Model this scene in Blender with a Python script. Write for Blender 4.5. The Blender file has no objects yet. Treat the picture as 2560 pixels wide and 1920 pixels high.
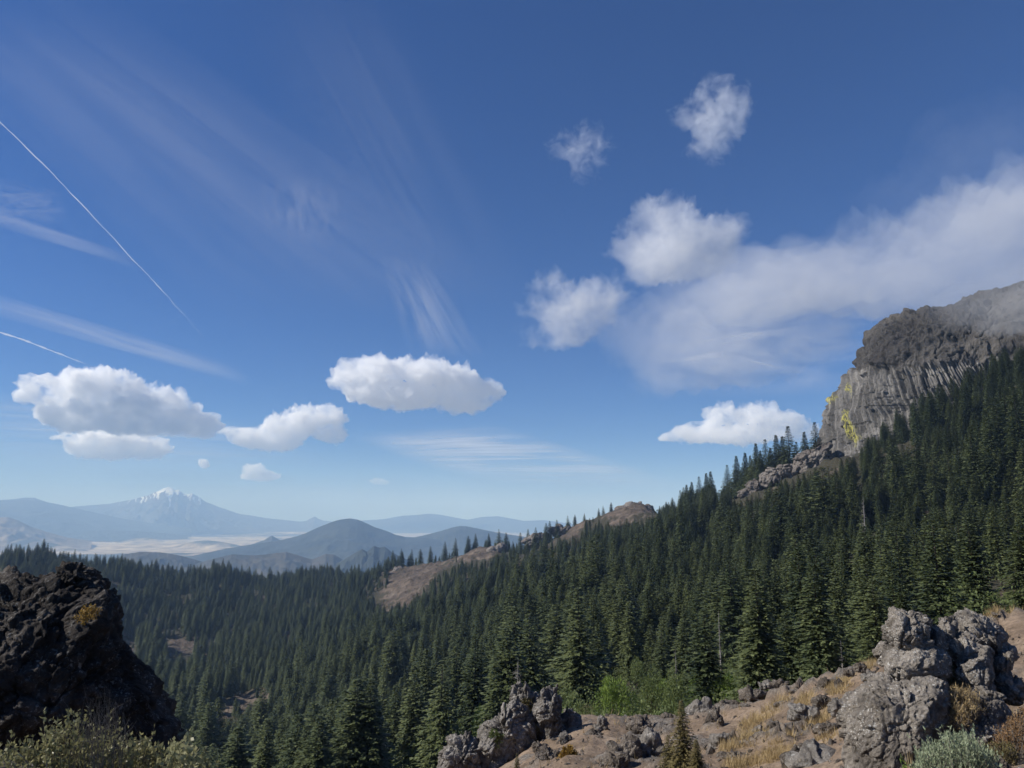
import bpy, math, random
import numpy as np

# ------------------------------------------------------------------ camera
S = bpy.context.scene
COL = S.collection
F_PX, CX, CY = 1775.0, 1280.0, 960.0
PITCH = math.radians(10.53)
SB, CB = math.sin(PITCH), math.cos(PITCH)
cam_data = bpy.data.cameras.new("camera")
cam = bpy.data.objects.new("camera", cam_data)
COL.objects.link(cam)
cam_data.sensor_fit = 'HORIZONTAL'
cam_data.sensor_width = 36.0
cam_data.lens = 36.0 * F_PX / 2560.0
cam_data.clip_start = 0.1
cam_data.clip_end = 250000.0
cam.location = (0, 0, 0)
cam.rotation_euler = (math.pi / 2 + PITCH, 0, 0)
S.camera = cam

# ------------------------------------------------------------------ light
SUN_EL, SUN_AZ = 37.0, -92.0          # azimuth from +Y, negative = to the left
world = bpy.data.worlds.new("World")
S.world = world
world.use_nodes = True
wt = world.node_tree
sky = wt.nodes.new('ShaderNodeTexSky')
sky.sky_type = 'NISHITA'
sky.sun_disc = False
sky.sun_elevation = math.radians(SUN_EL)
sky.sun_rotation = math.radians(SUN_AZ)
sky.altitude = 1900
sky.air_density = 1.0
sky.dust_density = 0.15
sky.ozone_density = 10
bg = wt.nodes['Background']
bg.inputs[1].default_value = 0.074
hs = wt.nodes.new('ShaderNodeHueSaturation')          # camera-like richness of the blue
hs.inputs['Saturation'].default_value = 1.12
hs.inputs['Hue'].default_value = 0.509
wt.links.new(sky.outputs[0], hs.inputs['Color'])
wt.links.new(hs.outputs[0], bg.inputs[0])
sun_data = bpy.data.lights.new("sun", 'SUN')
sun_data.energy = 5.0
sun_data.angle = math.radians(0.5)
sun_data.color = (1.0, 0.965, 0.92)
sun = bpy.data.objects.new("sun", sun_data)
COL.objects.link(sun)
a, e = math.radians(SUN_AZ), math.radians(SUN_EL)
SUND = np.array([math.sin(a) * math.cos(e), math.cos(a) * math.cos(e), math.sin(e)])
from mathutils import Vector, Matrix
sun.rotation_euler = Vector(SUND).to_track_quat('Z', 'Y').to_euler()
S.view_settings.view_transform = 'Standard'
S.view_settings.look = 'None'
S.view_settings.exposure = 0.3
S.view_settings.gamma = 1.0
S.view_settings.use_curve_mapping = False
S.cycles.max_bounces = 16
S.cycles.diffuse_bounces = 2
S.cycles.glossy_bounces = 1
S.cycles.transmission_bounces = 2
S.cycles.transparent_max_bounces = 16
S.cycles.volume_bounces = 16
S.cycles.volume_step_rate = 1.0
S.cycles.volume_max_steps = 64
S.cycles.use_adaptive_sampling = True
S.cycles.adaptive_threshold = 0.02

# ------------------------------------------------------------------ helpers
rng = np.random.default_rng(7)
random.seed(7)


def ray(px, py):
    cx = (np.asarray(px, float) - CX) / F_PX
    cy = (CY - np.asarray(py, float)) / F_PX
    return np.stack(np.broadcast_arrays(cx, CB - cy * SB, SB + cy * CB), -1)


def P(px, py, r):
    """point at horizontal range r along the sight line of a photo pixel"""
    d = ray(px, py)
    h = np.hypot(d[..., 0], d[..., 1])
    return d / h[..., None] * np.asarray(r, float)[..., None]


def proj(p):
    p = np.asarray(p, float)
    f = p[..., 1] * CB + p[..., 2] * SB
    u = -p[..., 1] * SB + p[..., 2] * CB
    f = np.where(f < 1e-3, 1e-3, f)
    return CX + F_PX * p[..., 0] / f, CY - F_PX * u / f


def _hash(i, j, k, s):
    h = (i.astype(np.int64) * 73856093) ^ (j.astype(np.int64) * 19349663) ^ (k.astype(np.int64) * 83492791) ^ (s * 2654435)
    h = (h & 0xffffffff).astype(np.uint64)
    h = ((h ^ (h >> np.uint64(15))) * np.uint64(0x2c1b3c6d)) & np.uint64(0xffffffff)
    h = ((h ^ (h >> np.uint64(12))) * np.uint64(0x297a2d39)) & np.uint64(0xffffffff)
    return h ^ (h >> np.uint64(15))


def hashf(i, j=0, k=0, s=0):
    i = np.asarray(i); j = np.broadcast_to(j, i.shape); k = np.broadcast_to(k, i.shape)
    return (_hash(i, j, k, s) & np.uint64(0xffffff)).astype(np.float64) / 0xffffff


_G = np.array([[1, 1, 0], [-1, 1, 0], [1, -1, 0], [-1, -1, 0], [1, 0, 1], [-1, 0, 1], [1, 0, -1], [-1, 0, -1],
               [0, 1, 1], [0, -1, 1], [0, 1, -1], [0, -1, -1], [1, 1, 0], [-1, 1, 0], [0, -1, 1], [0, -1, -1]], np.float64)


def noise(p, s=0):
    p = np.asarray(p, np.float64)
    f0 = np.floor(p)
    d = p - f0
    i = f0.astype(np.int64)
    w = d * d * d * (d * (d * 6 - 15) + 10)
    out = np.zeros(p.shape[:-1])
    for a_ in (0, 1):
        for b_ in (0, 1):
            for c_ in (0, 1):
                g = _G[(_hash(i[..., 0] + a_, i[..., 1] + b_, i[..., 2] + c_, s) & np.uint64(15)).astype(np.int64)]
                v = g[..., 0] * (d[..., 0] - a_) + g[..., 1] * (d[..., 1] - b_) + g[..., 2] * (d[..., 2] - c_)
                wx = w[..., 0] if a_ else 1 - w[..., 0]
                wy = w[..., 1] if b_ else 1 - w[..., 1]
                wz = w[..., 2] if c_ else 1 - w[..., 2]
                out += v * wx * wy * wz
    return out


def fbm(p, o=4, s=0, gain=0.5):
    p = np.asarray(p, float)
    t = np.zeros(p.shape[:-1]); a_ = 1.0
    for k in range(o):
        t += a_ * noise(p, s + k); p = p * 2.03 + 3.1; a_ *= gain
    return t


def billow(p, o=4, s=0, gain=0.5):
    p = np.asarray(p, float)
    t = np.zeros(p.shape[:-1]); a_ = 1.0
    for k in range(o):
        t += a_ * (np.abs(noise(p, s + k)) * 2 - 0.5); p = p * 2.07 + 5.7; a_ *= gain
    return t


def cells(p, s=0):
    """nearest-cell id value and gap to the second nearest cell"""
    p = np.asarray(p, float); b = np.floor(p).astype(np.int64)
    f1 = np.full(p.shape[:-1], 9.0); f2 = f1.copy(); cid = np.zeros(p.shape[:-1]); tl = np.zeros(p.shape[:-1])
    for i in (-1, 0, 1):
        for j in (-1, 0, 1):
            for k in (-1, 0, 1):
                c = b + (i, j, k)
                h = _hash(c[..., 0], c[..., 1], c[..., 2], s)
                ox = (h & np.uint64(1023)) / 1023.0; oy = ((h >> np.uint64(10)) & np.uint64(1023)) / 1023.0; oz = ((h >> np.uint64(20)) & np.uint64(1023)) / 1023.0
                d = np.sqrt((c[..., 0] + ox - p[..., 0]) ** 2 + (c[..., 1] + oy - p[..., 1]) ** 2 + (c[..., 2] + oz - p[..., 2]) ** 2)
                m = d < f1
                f2 = np.where(m, f1, np.minimum(f2, d)); f1 = np.where(m, d, f1)
                cid = np.where(m, ((h >> np.uint64(5)) & np.uint64(255)) / 255.0, cid)
                g = _G[((h >> np.uint64(13)) & np.uint64(15)).astype(np.int64)]
                tl = np.where(m, g[..., 0] * (p[..., 0] - c[..., 0] - ox) + g[..., 1] * (p[..., 1] - c[..., 1] - oy) + g[..., 2] * (p[..., 2] - c[..., 2] - oz), tl)
    return cid, f2 - f1, tl


def smooth01(x):
    x = np.clip(x, 0, 1)
    return x * x * (3 - 2 * x)


def in_poly(px, py, poly):
    px = np.asarray(px); py = np.asarray(py)
    c = np.zeros(px.shape, bool)
    n = len(poly)
    for i in range(n):
        x1, y1 = poly[i]; x2, y2 = poly[(i + 1) % n]
        if y1 == y2: continue
        m = ((y1 > py) != (y2 > py)) & (px < (x2 - x1) * (py - y1) / (y2 - y1) + x1)
        c ^= m
    return c


def new_mesh(name, verts, faces, mats=(), fmat=None, smooth=True, attrs=None):
    """faces: (n,3) or (n,4) array"""
    verts = np.ascontiguousarray(verts, np.float32); faces = np.asarray(faces, np.int32)
    me = bpy.data.meshes.new(name)
    me.vertices.add(len(verts)); me.vertices.foreach_set('co', verts.ravel())
    n, k = faces.shape
    me.loops.add(n * k); me.loops.foreach_set('vertex_index', faces.ravel())
    me.polygons.add(n)
    me.polygons.foreach_set('loop_start', np.arange(0, n * k, k, dtype=np.int32))
    me.polygons.foreach_set('loop_total', np.full(n, k, np.int32))
    for m in mats: me.materials.append(m)
    if fmat is not None: me.polygons.foreach_set('material_index', np.asarray(fmat, np.int32))
    me.polygons.foreach_set('use_smooth', np.full(n, smooth, bool))
    for an, av in (attrs or {}).items():
        av = np.asarray(av, np.float32)
        if av.ndim == 1:
            at = me.attributes.new(an, 'FLOAT', 'POINT'); at.data.foreach_set('value', av)
        else:
            at = me.attributes.new(an, 'FLOAT_VECTOR', 'POINT'); at.data.foreach_set('vector', av.ravel())
    me.update(calc_edges=True)
    return me


def link(name, me, parent=None, **props):
    o = bpy.data.objects.new(name, me)
    COL.objects.link(o)
    if parent is not None: o.parent = parent
    for k, v in props.items(): o[k] = v
    return o


def outward(V, Fc):
    """faces of a closed body, wound so that they look outwards"""
    V = np.asarray(V, float); V = V - V.mean(0)
    a_, b_, c_ = V[Fc[:, 0]], V[Fc[:, 1]], V[Fc[:, 2]]
    vol = (np.cross(a_, b_) * c_).sum()
    if Fc.shape[1] == 4: vol += (np.cross(a_, c_) * V[Fc[:, 3]]).sum()
    return Fc if vol > 0 else Fc[:, ::-1]


def grid_faces(nu, nv, wrap=False):
    i = np.arange(nu if wrap else nu - 1)[:, None]; j = np.arange(nv - 1)[None, :]
    i2 = (i + 1) % nu
    return np.stack([i * nv + j, i2 * nv + j, i2 * nv + j + 1, i * nv + j + 1], -1).reshape(-1, 4)


# ------------------------------------------------------------------ materials
class NT:
    def __init__(s, name):
        s.m = bpy.data.materials.new(name); s.m.use_nodes = True
        s.t = s.m.node_tree; s.t.nodes.clear()
        s.out = s.t.nodes.new('ShaderNodeOutputMaterial')

    def n(s, typ, ins=None, **kw):
        nd = s.t.nodes.new(typ)
        for k, v in kw.items(): setattr(nd, k, v)
        for k, v in (ins or {}).items():
            if isinstance(v, bpy.types.NodeSocket): s.t.links.new(v, nd.inputs[k])
            else: nd.inputs[k].default_value = v
        return nd

    def math(s, op, a_, b_=0.0, clamp=False):
        return s.n('ShaderNodeMath', {0: a_, 1: b_}, operation=op, use_clamp=clamp).outputs[0]

    def noise(s, vec, scale, detail=4, rough=0.55, dist=0.0):
        return s.n('ShaderNodeTexNoise', {'Vector': vec, 'Scale': scale, 'Detail': detail, 'Roughness': rough, 'Distortion': dist}).outputs['Fac']

    def ramp(s, fac, stops):
        r = s.n('ShaderNodeValToRGB', {0: fac})
        el = r.color_ramp.elements
        while len(el) > 1: el.remove(el[-1])
        for i, (p_, c) in enumerate(stops):
            x = el[0] if i == 0 else el.new(p_)
            x.position = p_; x.color = (*c, 1) if not isinstance(c, float) else (c, c, c, 1)
        return r.outputs[0]

    def mix(s, fac, c1, c2):
        nd = s.t.nodes.new('ShaderNodeMix'); nd.data_type = 'RGBA'
        for k, v in ((0, fac), (6, c1), (7, c2)):
            if isinstance(v, bpy.types.NodeSocket): s.t.links.new(v, nd.inputs[k])
            else: nd.inputs[k].default_value = v if k == 0 else ((*v, 1) if len(v) == 3 else v)
        return nd.outputs[2]

    def pos(s): return s.n('ShaderNodeNewGeometry').outputs['Position']
    def attr(s, name): return s.n('ShaderNodeAttribute', attribute_name=name)
    def link(s, a_, b_): s.t.links.new(a_, b_)

    def diffuse(s, col, rough=0.9, normal=None, spec=0.2):
        ins = {'Base Color': col, 'Roughness': rough, 'Specular IOR Level': spec}
        b_ = s.n('ShaderNodeBsdfPrincipled', ins)
        if normal is not None: s.link(normal, b_.inputs['Normal'])
        s.link(b_.outputs[0], s.out.inputs[0])
        return b_

    def bump(s, h, strength, dist):
        return s.n('ShaderNodeBump', {'Height': h, 'Strength': strength, 'Distance': dist}).outputs[0]


def mat_rock(name, dark, mid, light, scale, lichen=0.5, bump=0.6, dist=0.03, coord='pos', lichen_col=(0.55, 0.54, 0.5)):
    t = NT(name)
    v = t.pos() if coord == 'pos' else t.n('ShaderNodeTexCoord').outputs['Object']
    big = t.noise(v, scale * 0.25, 5, 0.6)
    fine = t.noise(v, scale * 2.2, 8, 0.7)
    col = t.ramp(big, [(0.3, dark), (0.5, mid), (0.72, light)])
    fmul = t.ramp(fine, [(0.25, 0.35), (0.5, 0.85), (0.75, 1.3)])
    col = t.n('ShaderNodeMix', data_type='RGBA', blend_type='MULTIPLY')
    c0 = t.ramp(big, [(0.3, dark), (0.5, mid), (0.72, light)])
    t.link(c0, col.inputs[6]); t.link(fmul, col.inputs[7]); col.inputs[0].default_value = 0.9
    c = col.outputs[2]
    spots = t.noise(v, scale * 5.0, 3, 0.65, 0.6)
    where = t.noise(v, scale * 0.5, 3, 0.6)
    msk = t.math('MULTIPLY', t.ramp(spots, [(0.56, 0.0), (0.63, 1.0)]), t.ramp(where, [(0.42, 0.0), (0.6, 1.0)]))
    c = t.mix(t.math('MULTIPLY', msk, lichen), c, lichen_col)
    vor = t.n('ShaderNodeTexVoronoi', {'Vector': v, 'Scale': scale * 2.5})
    h = t.math('ADD', fine, t.math('MULTIPLY', vor.outputs['Distance'], 0.6))
    t.diffuse(c, 0.92, t.bump(h, bump, dist))
    return t.m


M = {}
M['basalt'] = mat_rock('boulder_basalt', (0.11, 0.096, 0.082), (0.23, 0.203, 0.172), (0.36, 0.32, 0.275), 9.0, 1.0, 1.0, 0.05)
M['outcrop'] = mat_rock('outcrop_rock', (0.10, 0.09, 0.08), (0.22, 0.20, 0.178), (0.33, 0.305, 0.275), 3.5, 0.6, 1.0, 0.12)
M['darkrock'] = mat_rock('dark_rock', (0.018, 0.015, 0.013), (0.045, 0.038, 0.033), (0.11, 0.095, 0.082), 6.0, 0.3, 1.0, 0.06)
M['slope_rock'] = mat_rock('slope_rock', (0.06, 0.05, 0.041), (0.13, 0.108, 0.088), (0.23, 0.197, 0.163), 7.0, 0.5, 1.0, 0.06)
M['ridge_rock'] = mat_rock('ridge_rock', (0.09, 0.075, 0.065), (0.19, 0.165, 0.145), (0.30, 0.27, 0.24), 0.25, 0.2, 1.0, 1.5)


def mat_cliff():
    t = NT('cliff_basalt')
    v = t.pos()
    up = t.attr('upper').outputs['Fac']
    ly = t.attr('lichen').outputs['Fac']
    cr = t.attr('crack').outputs['Fac']
    n1 = t.noise(v, 0.03, 5, 0.6)
    n2 = t.noise(v, 0.4, 6, 0.7)
    sep = t.n('ShaderNodeMapping', {'Vector': v, 'Rotation': (0, math.radians(-16), 0), 'Scale': (0.9, 0.9, 0.05)}).outputs[0]
    n3 = t.noise(sep, 1.0, 4, 0.6)
    low = t.ramp(n1, [(0.3, (0.085, 0.08, 0.075)), (0.5, (0.15, 0.142, 0.132)), (0.7, (0.24, 0.228, 0.21))])
    upc = t.ramp(n1, [(0.3, (0.038, 0.034, 0.032)), (0.5, (0.066, 0.061, 0.056)), (0.72, (0.115, 0.105, 0.095))])  # upper tier: darker rock, with the cloud's shadow put into its colour too
    c = t.mix(up, low, upc)
    mm = t.n('ShaderNodeMix', data_type='RGBA', blend_type='MULTIPLY')
    mm.inputs[0].default_value = 1.0
    t.link(c, mm.inputs[6]); t.link(t.ramp(t.math('MULTIPLY', t.math('ADD', n2, n3), 0.5), [(0.3, 0.45), (0.5, 0.95), (0.68, 1.35)]), mm.inputs[7])
    m2 = t.n('ShaderNodeMix', data_type='RGBA', blend_type='MULTIPLY'); m2.inputs[0].default_value = 1.0
    t.link(mm.outputs[2], m2.inputs[6]); t.link(t.ramp(t.attr('tone').outputs['Fac'], [(0.0, 0.55), (0.5, 1.0), (1.0, 1.35)]), m2.inputs[7])
    c = t.mix(cr, m2.outputs[2], (0.03, 0.028, 0.026))
    lm = t.math('MULTIPLY', ly, t.ramp(n3, [(0.43, 0.0), (0.54, 0.95)]))
    c = t.mix(lm, c, (0.38, 0.355, 0.09))
    t.diffuse(c, 0.9, t.bump(t.math('ADD', n2, n3), 0.8, 1.2))
    return t.m


M['cliff'] = mat_cliff()


def mat_ground():
    t = NT('hillside_ground')
    v = t.pos()
    dist = t.n('ShaderNodeVectorMath', {0: v}, operation='LENGTH').outputs['Value']
    far = t.ramp(t.math('DIVIDE', dist, 300.0), [(0.1, 0.0), (0.3, 1.0)])
    n1 = t.noise(v, 0.45, 6, 0.62)
    n2 = t.noise(v, 9.0, 8, 0.75)
    n3 = t.noise(v, 0.02, 6, 0.65)
    near = t.ramp(n1, [(0.28, (0.12, 0.088, 0.06)), (0.5, (0.225, 0.165, 0.115)), (0.72, (0.32, 0.245, 0.178))])
    farc = t.ramp(n3, [(0.30, (0.05, 0.04, 0.031)), (0.5, (0.112, 0.086, 0.065)), (0.7, (0.20, 0.16, 0.12))])
    c = t.mix(far, near, farc)
    mm = t.n('ShaderNodeMix', data_type='RGBA', blend_type='MULTIPLY'); mm.inputs[0].default_value = 1.0
    t.link(c, mm.inputs[6])
    nf = t.noise(v, 0.12, 6, 0.7)
    fm = t.mix(far, t.ramp(n2, [(0.3, 0.45), (0.5, 0.95), (0.7, 1.4)]), t.ramp(nf, [(0.35, 0.5), (0.5, 0.95), (0.66, 1.35)]))
    t.link(fm, mm.inputs[7])
    g = t.attr('grass').outputs['Fac']
    gm = t.math('MULTIPLY', g, t.ramp(t.noise(v, 5.0, 7, 0.8), [(0.42, 0.0), (0.6, 0.85)]))
    c = t.mix(gm, mm.outputs[2], (0.40, 0.29, 0.145))
    rk = t.math('MULTIPLY', t.attr('rock').outputs['Fac'], t.ramp(t.noise(v, 2.5, 5, 0.7), [(0.3, 0.4), (0.5, 1.0)]))
    c = t.mix(rk, c, t.ramp(t.noise(v, 14.0, 8, 0.75), [(0.32, (0.045, 0.04, 0.035)), (0.5, (0.13, 0.115, 0.098)), (0.66, (0.30, 0.27, 0.235))]))
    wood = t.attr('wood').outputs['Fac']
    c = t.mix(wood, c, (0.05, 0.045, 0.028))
    h = t.math('ADD', n2, t.math('MULTIPLY', n1, 2.0))
    b = t.bump(h, 0.9, 0.06)
    b2 = t.n('ShaderNodeBump', {'Height': nf, 'Strength': far, 'Distance': 4.0, 'Normal': b}).outputs[0]
    t.diffuse(c, 0.95, b2)
    return t.m


M['ground'] = mat_ground()


def mat_leaf(name, c1, c2, trans=0.25, rough=0.6, var=True):
    t = NT(name)
    oi = t.n('ShaderNodeObjectInfo').outputs['Random']
    v = t.n('ShaderNodeTexCoord').outputs['Object']
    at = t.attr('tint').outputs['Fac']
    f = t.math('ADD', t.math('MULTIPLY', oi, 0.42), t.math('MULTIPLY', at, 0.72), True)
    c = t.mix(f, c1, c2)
    d = t.n('ShaderNodeBsdfPrincipled', {'Base Color': c, 'Roughness': rough, 'Specular IOR Level': 0.25})
    tr = t.n('ShaderNodeBsdfTranslucent', {'Color': c})
    mx = t.n('ShaderNodeMixShader', {0: trans, 1: d.outputs[0], 2: tr.outputs[0]})
    t.link(mx.outputs[0], t.out.inputs[0])
    return t.m


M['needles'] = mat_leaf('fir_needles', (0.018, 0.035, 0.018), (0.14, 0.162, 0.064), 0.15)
M['pale_needles'] = mat_leaf('pale_fir_needles', (0.07, 0.09, 0.045), (0.13, 0.145, 0.075), 0.15)
M['bark'] = mat_rock('fir_bark', (0.05, 0.04, 0.032), (0.10, 0.08, 0.065), (0.16, 0.14, 0.12), 3.0, 0.1, 0.5, 0.05)
M['deadwood'] = mat_rock('bleached_deadwood', (0.16, 0.15, 0.14), (0.27, 0.25, 0.235), (0.38, 0.36, 0.34), 3.0, 0.1, 0.3, 0.02)
M['shrub_bright'] = mat_leaf('bright_shrub_leaves', (0.13, 0.20, 0.04), (0.26, 0.34, 0.08), 0.35)
M['shrub_green'] = mat_leaf('shrub_leaves', (0.055, 0.085, 0.03), (0.19, 0.23, 0.08), 0.35)
M['shrub_grey'] = mat_leaf('silver_green_leaves', (0.22, 0.26, 0.15), (0.40, 0.45, 0.30), 0.25)
M['shrub_olive'] = mat_leaf('olive_leaves', (0.12, 0.12, 0.05), (0.33, 0.31, 0.15), 0.35, 0.4)
M['shrub_pale'] = mat_leaf('pale_olive_leaves', (0.20, 0.20, 0.09), (0.42, 0.40, 0.22), 0.35, 0.4)
M['shrub_rust'] = mat_leaf('rusty_leaves', (0.16, 0.085, 0.04), (0.30, 0.19, 0.09), 0.2)
M['shrub_orange'] = mat_leaf('orange_leaves', (0.25, 0.15, 0.04), (0.45, 0.30, 0.07), 0.3)
M['juniper'] = mat_leaf('brown_green_sprays', (0.085, 0.075, 0.03), (0.17, 0.14, 0.06), 0.15)
M['drygrass'] = mat_leaf('dry_grass', (0.33, 0.235, 0.11), (0.52, 0.40, 0.21), 0.35)
M['twig'] = mat_leaf('bare_twigs', (0.10, 0.085, 0.07), (0.22, 0.19, 0.16), 0.0)


def mat_far(name, c1, c2, scale, snow=None):
    t = NT(name)
    v = t.pos()
    n1 = t.noise(v, scale, 6, 0.6)
    c = t.ramp(n1, [(0.35, c1), (0.65, c2)])
    if snow:
        z = t.n('ShaderNodeSeparateXYZ', {0: v}).outputs[2]
        st = t.attr('streak').outputs['Fac']
        hz = t.math('DIVIDE', t.math('SUBTRACT', z, snow[0]), snow[1] - snow[0])
        f = t.math('ADD', hz, t.math('MULTIPLY', t.math('SUBTRACT', t.math('ADD', t.math('MULTIPLY', st, 0.7), t.math('MULTIPLY', n1, 0.5)), 0.6), 1.6))
        c = t.mix(t.ramp(f, [(0.38, 0.0), (0.52, 1.0)]), c, (0.86, 0.88, 0.90))
    t.diffuse(c, 0.95, t.bump(n1, 0.6, 0.12 / scale))
    return t.m


def mat_valley():
    t = NT('valley_ground')
    v = t.pos()
    vm = t.n('ShaderNodeMapping', {'Vector': v, 'Scale': (1, 0.55, 1)}).outputs[0]
    n1 = t.noise(vm, 0.00055, 7, 0.62, 0.4)
    n2 = t.noise(vm, 0.004, 5, 0.7)
    wood = t.attr('woods').outputs['Fac']
    fields = t.ramp(n2, [(0.36, (0.15, 0.13, 0.09)), (0.48, (0.38, 0.31, 0.22)), (0.64, (0.66, 0.53, 0.35))])
    f = t.math('ADD', t.math('ADD', t.math('MULTIPLY', n1, 1.3), t.math('MULTIPLY', n2, 0.6)), t.math('SUBTRACT', wood, 0.68))
    c = t.mix(t.ramp(f, [(0.68, 0.0), (0.76, 1.0)]), fields, (0.045, 0.055, 0.04))
    t.diffuse(c, 0.95)
    return t.m


M['valley'] = mat_valley()
M['far_forest'] = mat_far('far_forested_slopes', (0.018, 0.026, 0.026), (0.048, 0.055, 0.045), 0.003)
M['mid_hill'] = mat_far('dry_wooded_hills', (0.032, 0.036, 0.028), (0.09, 0.076, 0.052), 0.008)
M['tan_hill'] = mat_far('tan_grass_hills', (0.11, 0.09, 0.065), (0.34, 0.27, 0.18), 0.0035)
M['snow_peak'] = mat_far('snow_peak', (0.045, 0.05, 0.05), (0.09, 0.085, 0.08), 0.0015, (380.0, 900.0))

# ------------------------------------------------------------------ hillside terrain
TAB = {
    -900: [(5, 1950), (15, 1980), (60, 2000), (200, 1900), (500, 1720), (850, 1540), (1150, 1420), (1500, 1450), (3500, 1560)],
    -450: [(5, 1970), (12, 1990), (40, 2050), (150, 2000), (400, 1790), (750, 1590), (1150, 1402), (1500, 1450), (2200, 1480), (3500, 1530)],
    0: [(4, 1990), (7, 1990), (9, 2030), (20, 2100), (60, 2150), (200, 2050), (420, 1850), (700, 1665), (1000, 1505), (1250, 1402), (1450, 1450), (2200, 1480), (3500, 1520)],
    100: [(700, 1665), (1000, 1500), (1200, 1396), (1450, 1450)],
    300: [(4, 2000), (7, 2030), (12, 2100), (20, 2150), (60, 2200), (200, 2080), (450, 1840), (700, 1690), (1000, 1540), (1250, 1418), (1500, 1465), (2200, 1490), (3500, 1520)],
    550: [(4, 2050), (12, 2150), (30, 2200), (80, 2150), (200, 2040), (380, 1880), (460, 1800), (500, 1758), (600, 1740), (750, 1660), (1050, 1530), (1300, 1430), (1500, 1475), (2200, 1500), (3500, 1520)],
    800: [(5, 2100), (12, 2150), (30, 2150), (80, 2080), (150, 2000), (260, 1880), (400, 1765), (600, 1650), (850, 1570), (1100, 1485), (1300, 1434), (1500, 1480), (2200, 1510), (3500, 1520)],
    1000: [(5, 2150), (12, 2150), (25, 2060), (50, 2060), (100, 1990), (200, 1860), (330, 1740), (520, 1620), (750, 1530), (950, 1450), (1120, 1411), (1400, 1490), (2200, 1520)],
    1200: [(5, 2150), (12, 2080), (25, 1950), (32, 1935), (60, 1970), (110, 1890), (200, 1770), (320, 1650), (500, 1540), (700, 1470), (900, 1405), (1040, 1368), (1250, 1450), (2200, 1520)],
    1450: [(5, 2150), (12, 2020), (20, 1880), (30, 1800), (34, 1795), (45, 1840), (70, 1820), (110, 1760), (200, 1640), (320, 1540), (480, 1450), (650, 1385), (800, 1335), (920, 1306), (1050, 1380), (2200, 1520)],
    1600: [(5, 2150), (12, 2010), (20, 1880), (30, 1810), (36, 1800), (50, 1850), (80, 1800), (120, 1730), (200, 1610), (320, 1490), (450, 1410), (560, 1360), (720, 1305), (880, 1258), (1050, 1380), (2200, 1520)],
    1680: [(560, 1330), (700, 1290), (860, 1330)],
    1750: [(5, 2120), (12, 1980), (20, 1850), (28, 1790), (33, 1795), (50, 1840), (80, 1790), (130, 1700), (200, 1580), (300, 1460), (420, 1370), (520, 1310), (620, 1272), (800, 1380), (2200, 1500)],
    1900: [(5, 2100), (12, 1960), (20, 1810), (26, 1748), (32, 1775), (50, 1810), (80, 1740), (130, 1640), (200, 1520), (300, 1400), (400, 1310), (500, 1232), (560, 1212), (700, 1330), (2200, 1500)],
    2060: [(5, 2080), (10, 1980), (17, 1800), (24, 1707), (32, 1740), (50, 1770), (80, 1700), (130, 1590), (200, 1480), (300, 1350), (400, 1230), (480, 1160), (560, 1200), (700, 1380), (2200, 1500)],
    2300: [(4, 2050), (8, 1935), (14, 1760), (22, 1620), (30, 1650), (50, 1680), (80, 1620), (130, 1530), (200, 1430), (300, 1275), (380, 1160), (450, 1065), (520, 1050), (700, 1300), (2200, 1500)],
    2560: [(4, 2050), (7, 1920), (12, 1720), (22, 1535), (30, 1555), (50, 1590), (80, 1540), (130, 1460), (200, 1370), (300, 1185), (380, 1045), (440, 945), (520, 925), (800, 1260), (2200, 1500)],
    3200: [(4, 2050), (7, 1900), (12, 1700), (22, 1500), (50, 1540), (130, 1400), (300, 1120), (440, 910), (520, 890), (800, 1250), (2200, 1500)],
}
_c, _s = [], []
for px_, lst in TAB.items():
    for r_, py_ in lst:
        d_ = ray(px_, py_)
        _c.append((math.atan2(d_[0], d_[1]) * 4.5, math.log(r_))); _s.append(d_[2] / math.hypot(d_[0], d_[1]))
for az_ in np.radians([-70, -50, -30, -15, 0, 15, 30, 50, 70]):
    for r_, z_ in ((0.6, -1.6), (1.2, -1.6), (2.2, -1.65)):
        _c.append((az_ * 4.5, math.log(r_))); _s.append(z_ / r_)
_c = np.array(_c); _s = np.array(_s)


def _phi(d2):
    return 0.5 * d2 * np.log(d2 + 1e-12)


def _tps_fit():
    n = len(_c)
    K = _phi(((_c[:, None] - _c[None]) ** 2).sum(-1)) + np.eye(n) * 1e-3
    Pm = np.hstack([np.ones((n, 1)), _c])
    A = np.zeros((n + 3, n + 3)); A[:n, :n] = K; A[:n, n:] = Pm; A[n:, :n] = Pm.T
    return np.linalg.solve(A, np.concatenate([_s, np.zeros(3)]))


_w = _tps_fit()


def slope_at(az, lr):
    az = np.asarray(az) * 4.5; lr = np.asarray(lr)
    sh = az.shape; az = az.ravel(); lr = lr.ravel(); out = np.empty(az.size)
    for i in range(0, az.size, 20000):
        a_, l_ = az[i:i + 20000], lr[i:i + 20000]
        d2 = (a_[:, None] - _c[None, :, 0]) ** 2 + (l_[:, None] - _c[None, :, 1]) ** 2
        out[i:i + 20000] = _phi(d2) @ _w[:-3] + _w[-3] + _w[-2] * a_ + _w[-1] * l_
    return out.reshape(sh)


# the smooth slope is sampled once on a lattice and looked up bilinearly
_LA = np.radians(np.linspace(-75, 75, 361)); _LR = np.linspace(math.log(0.6), math.log(4200), 331)
_LS = slope_at(*np.meshgrid(_LA, _LR, indexing='ij'))


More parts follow.
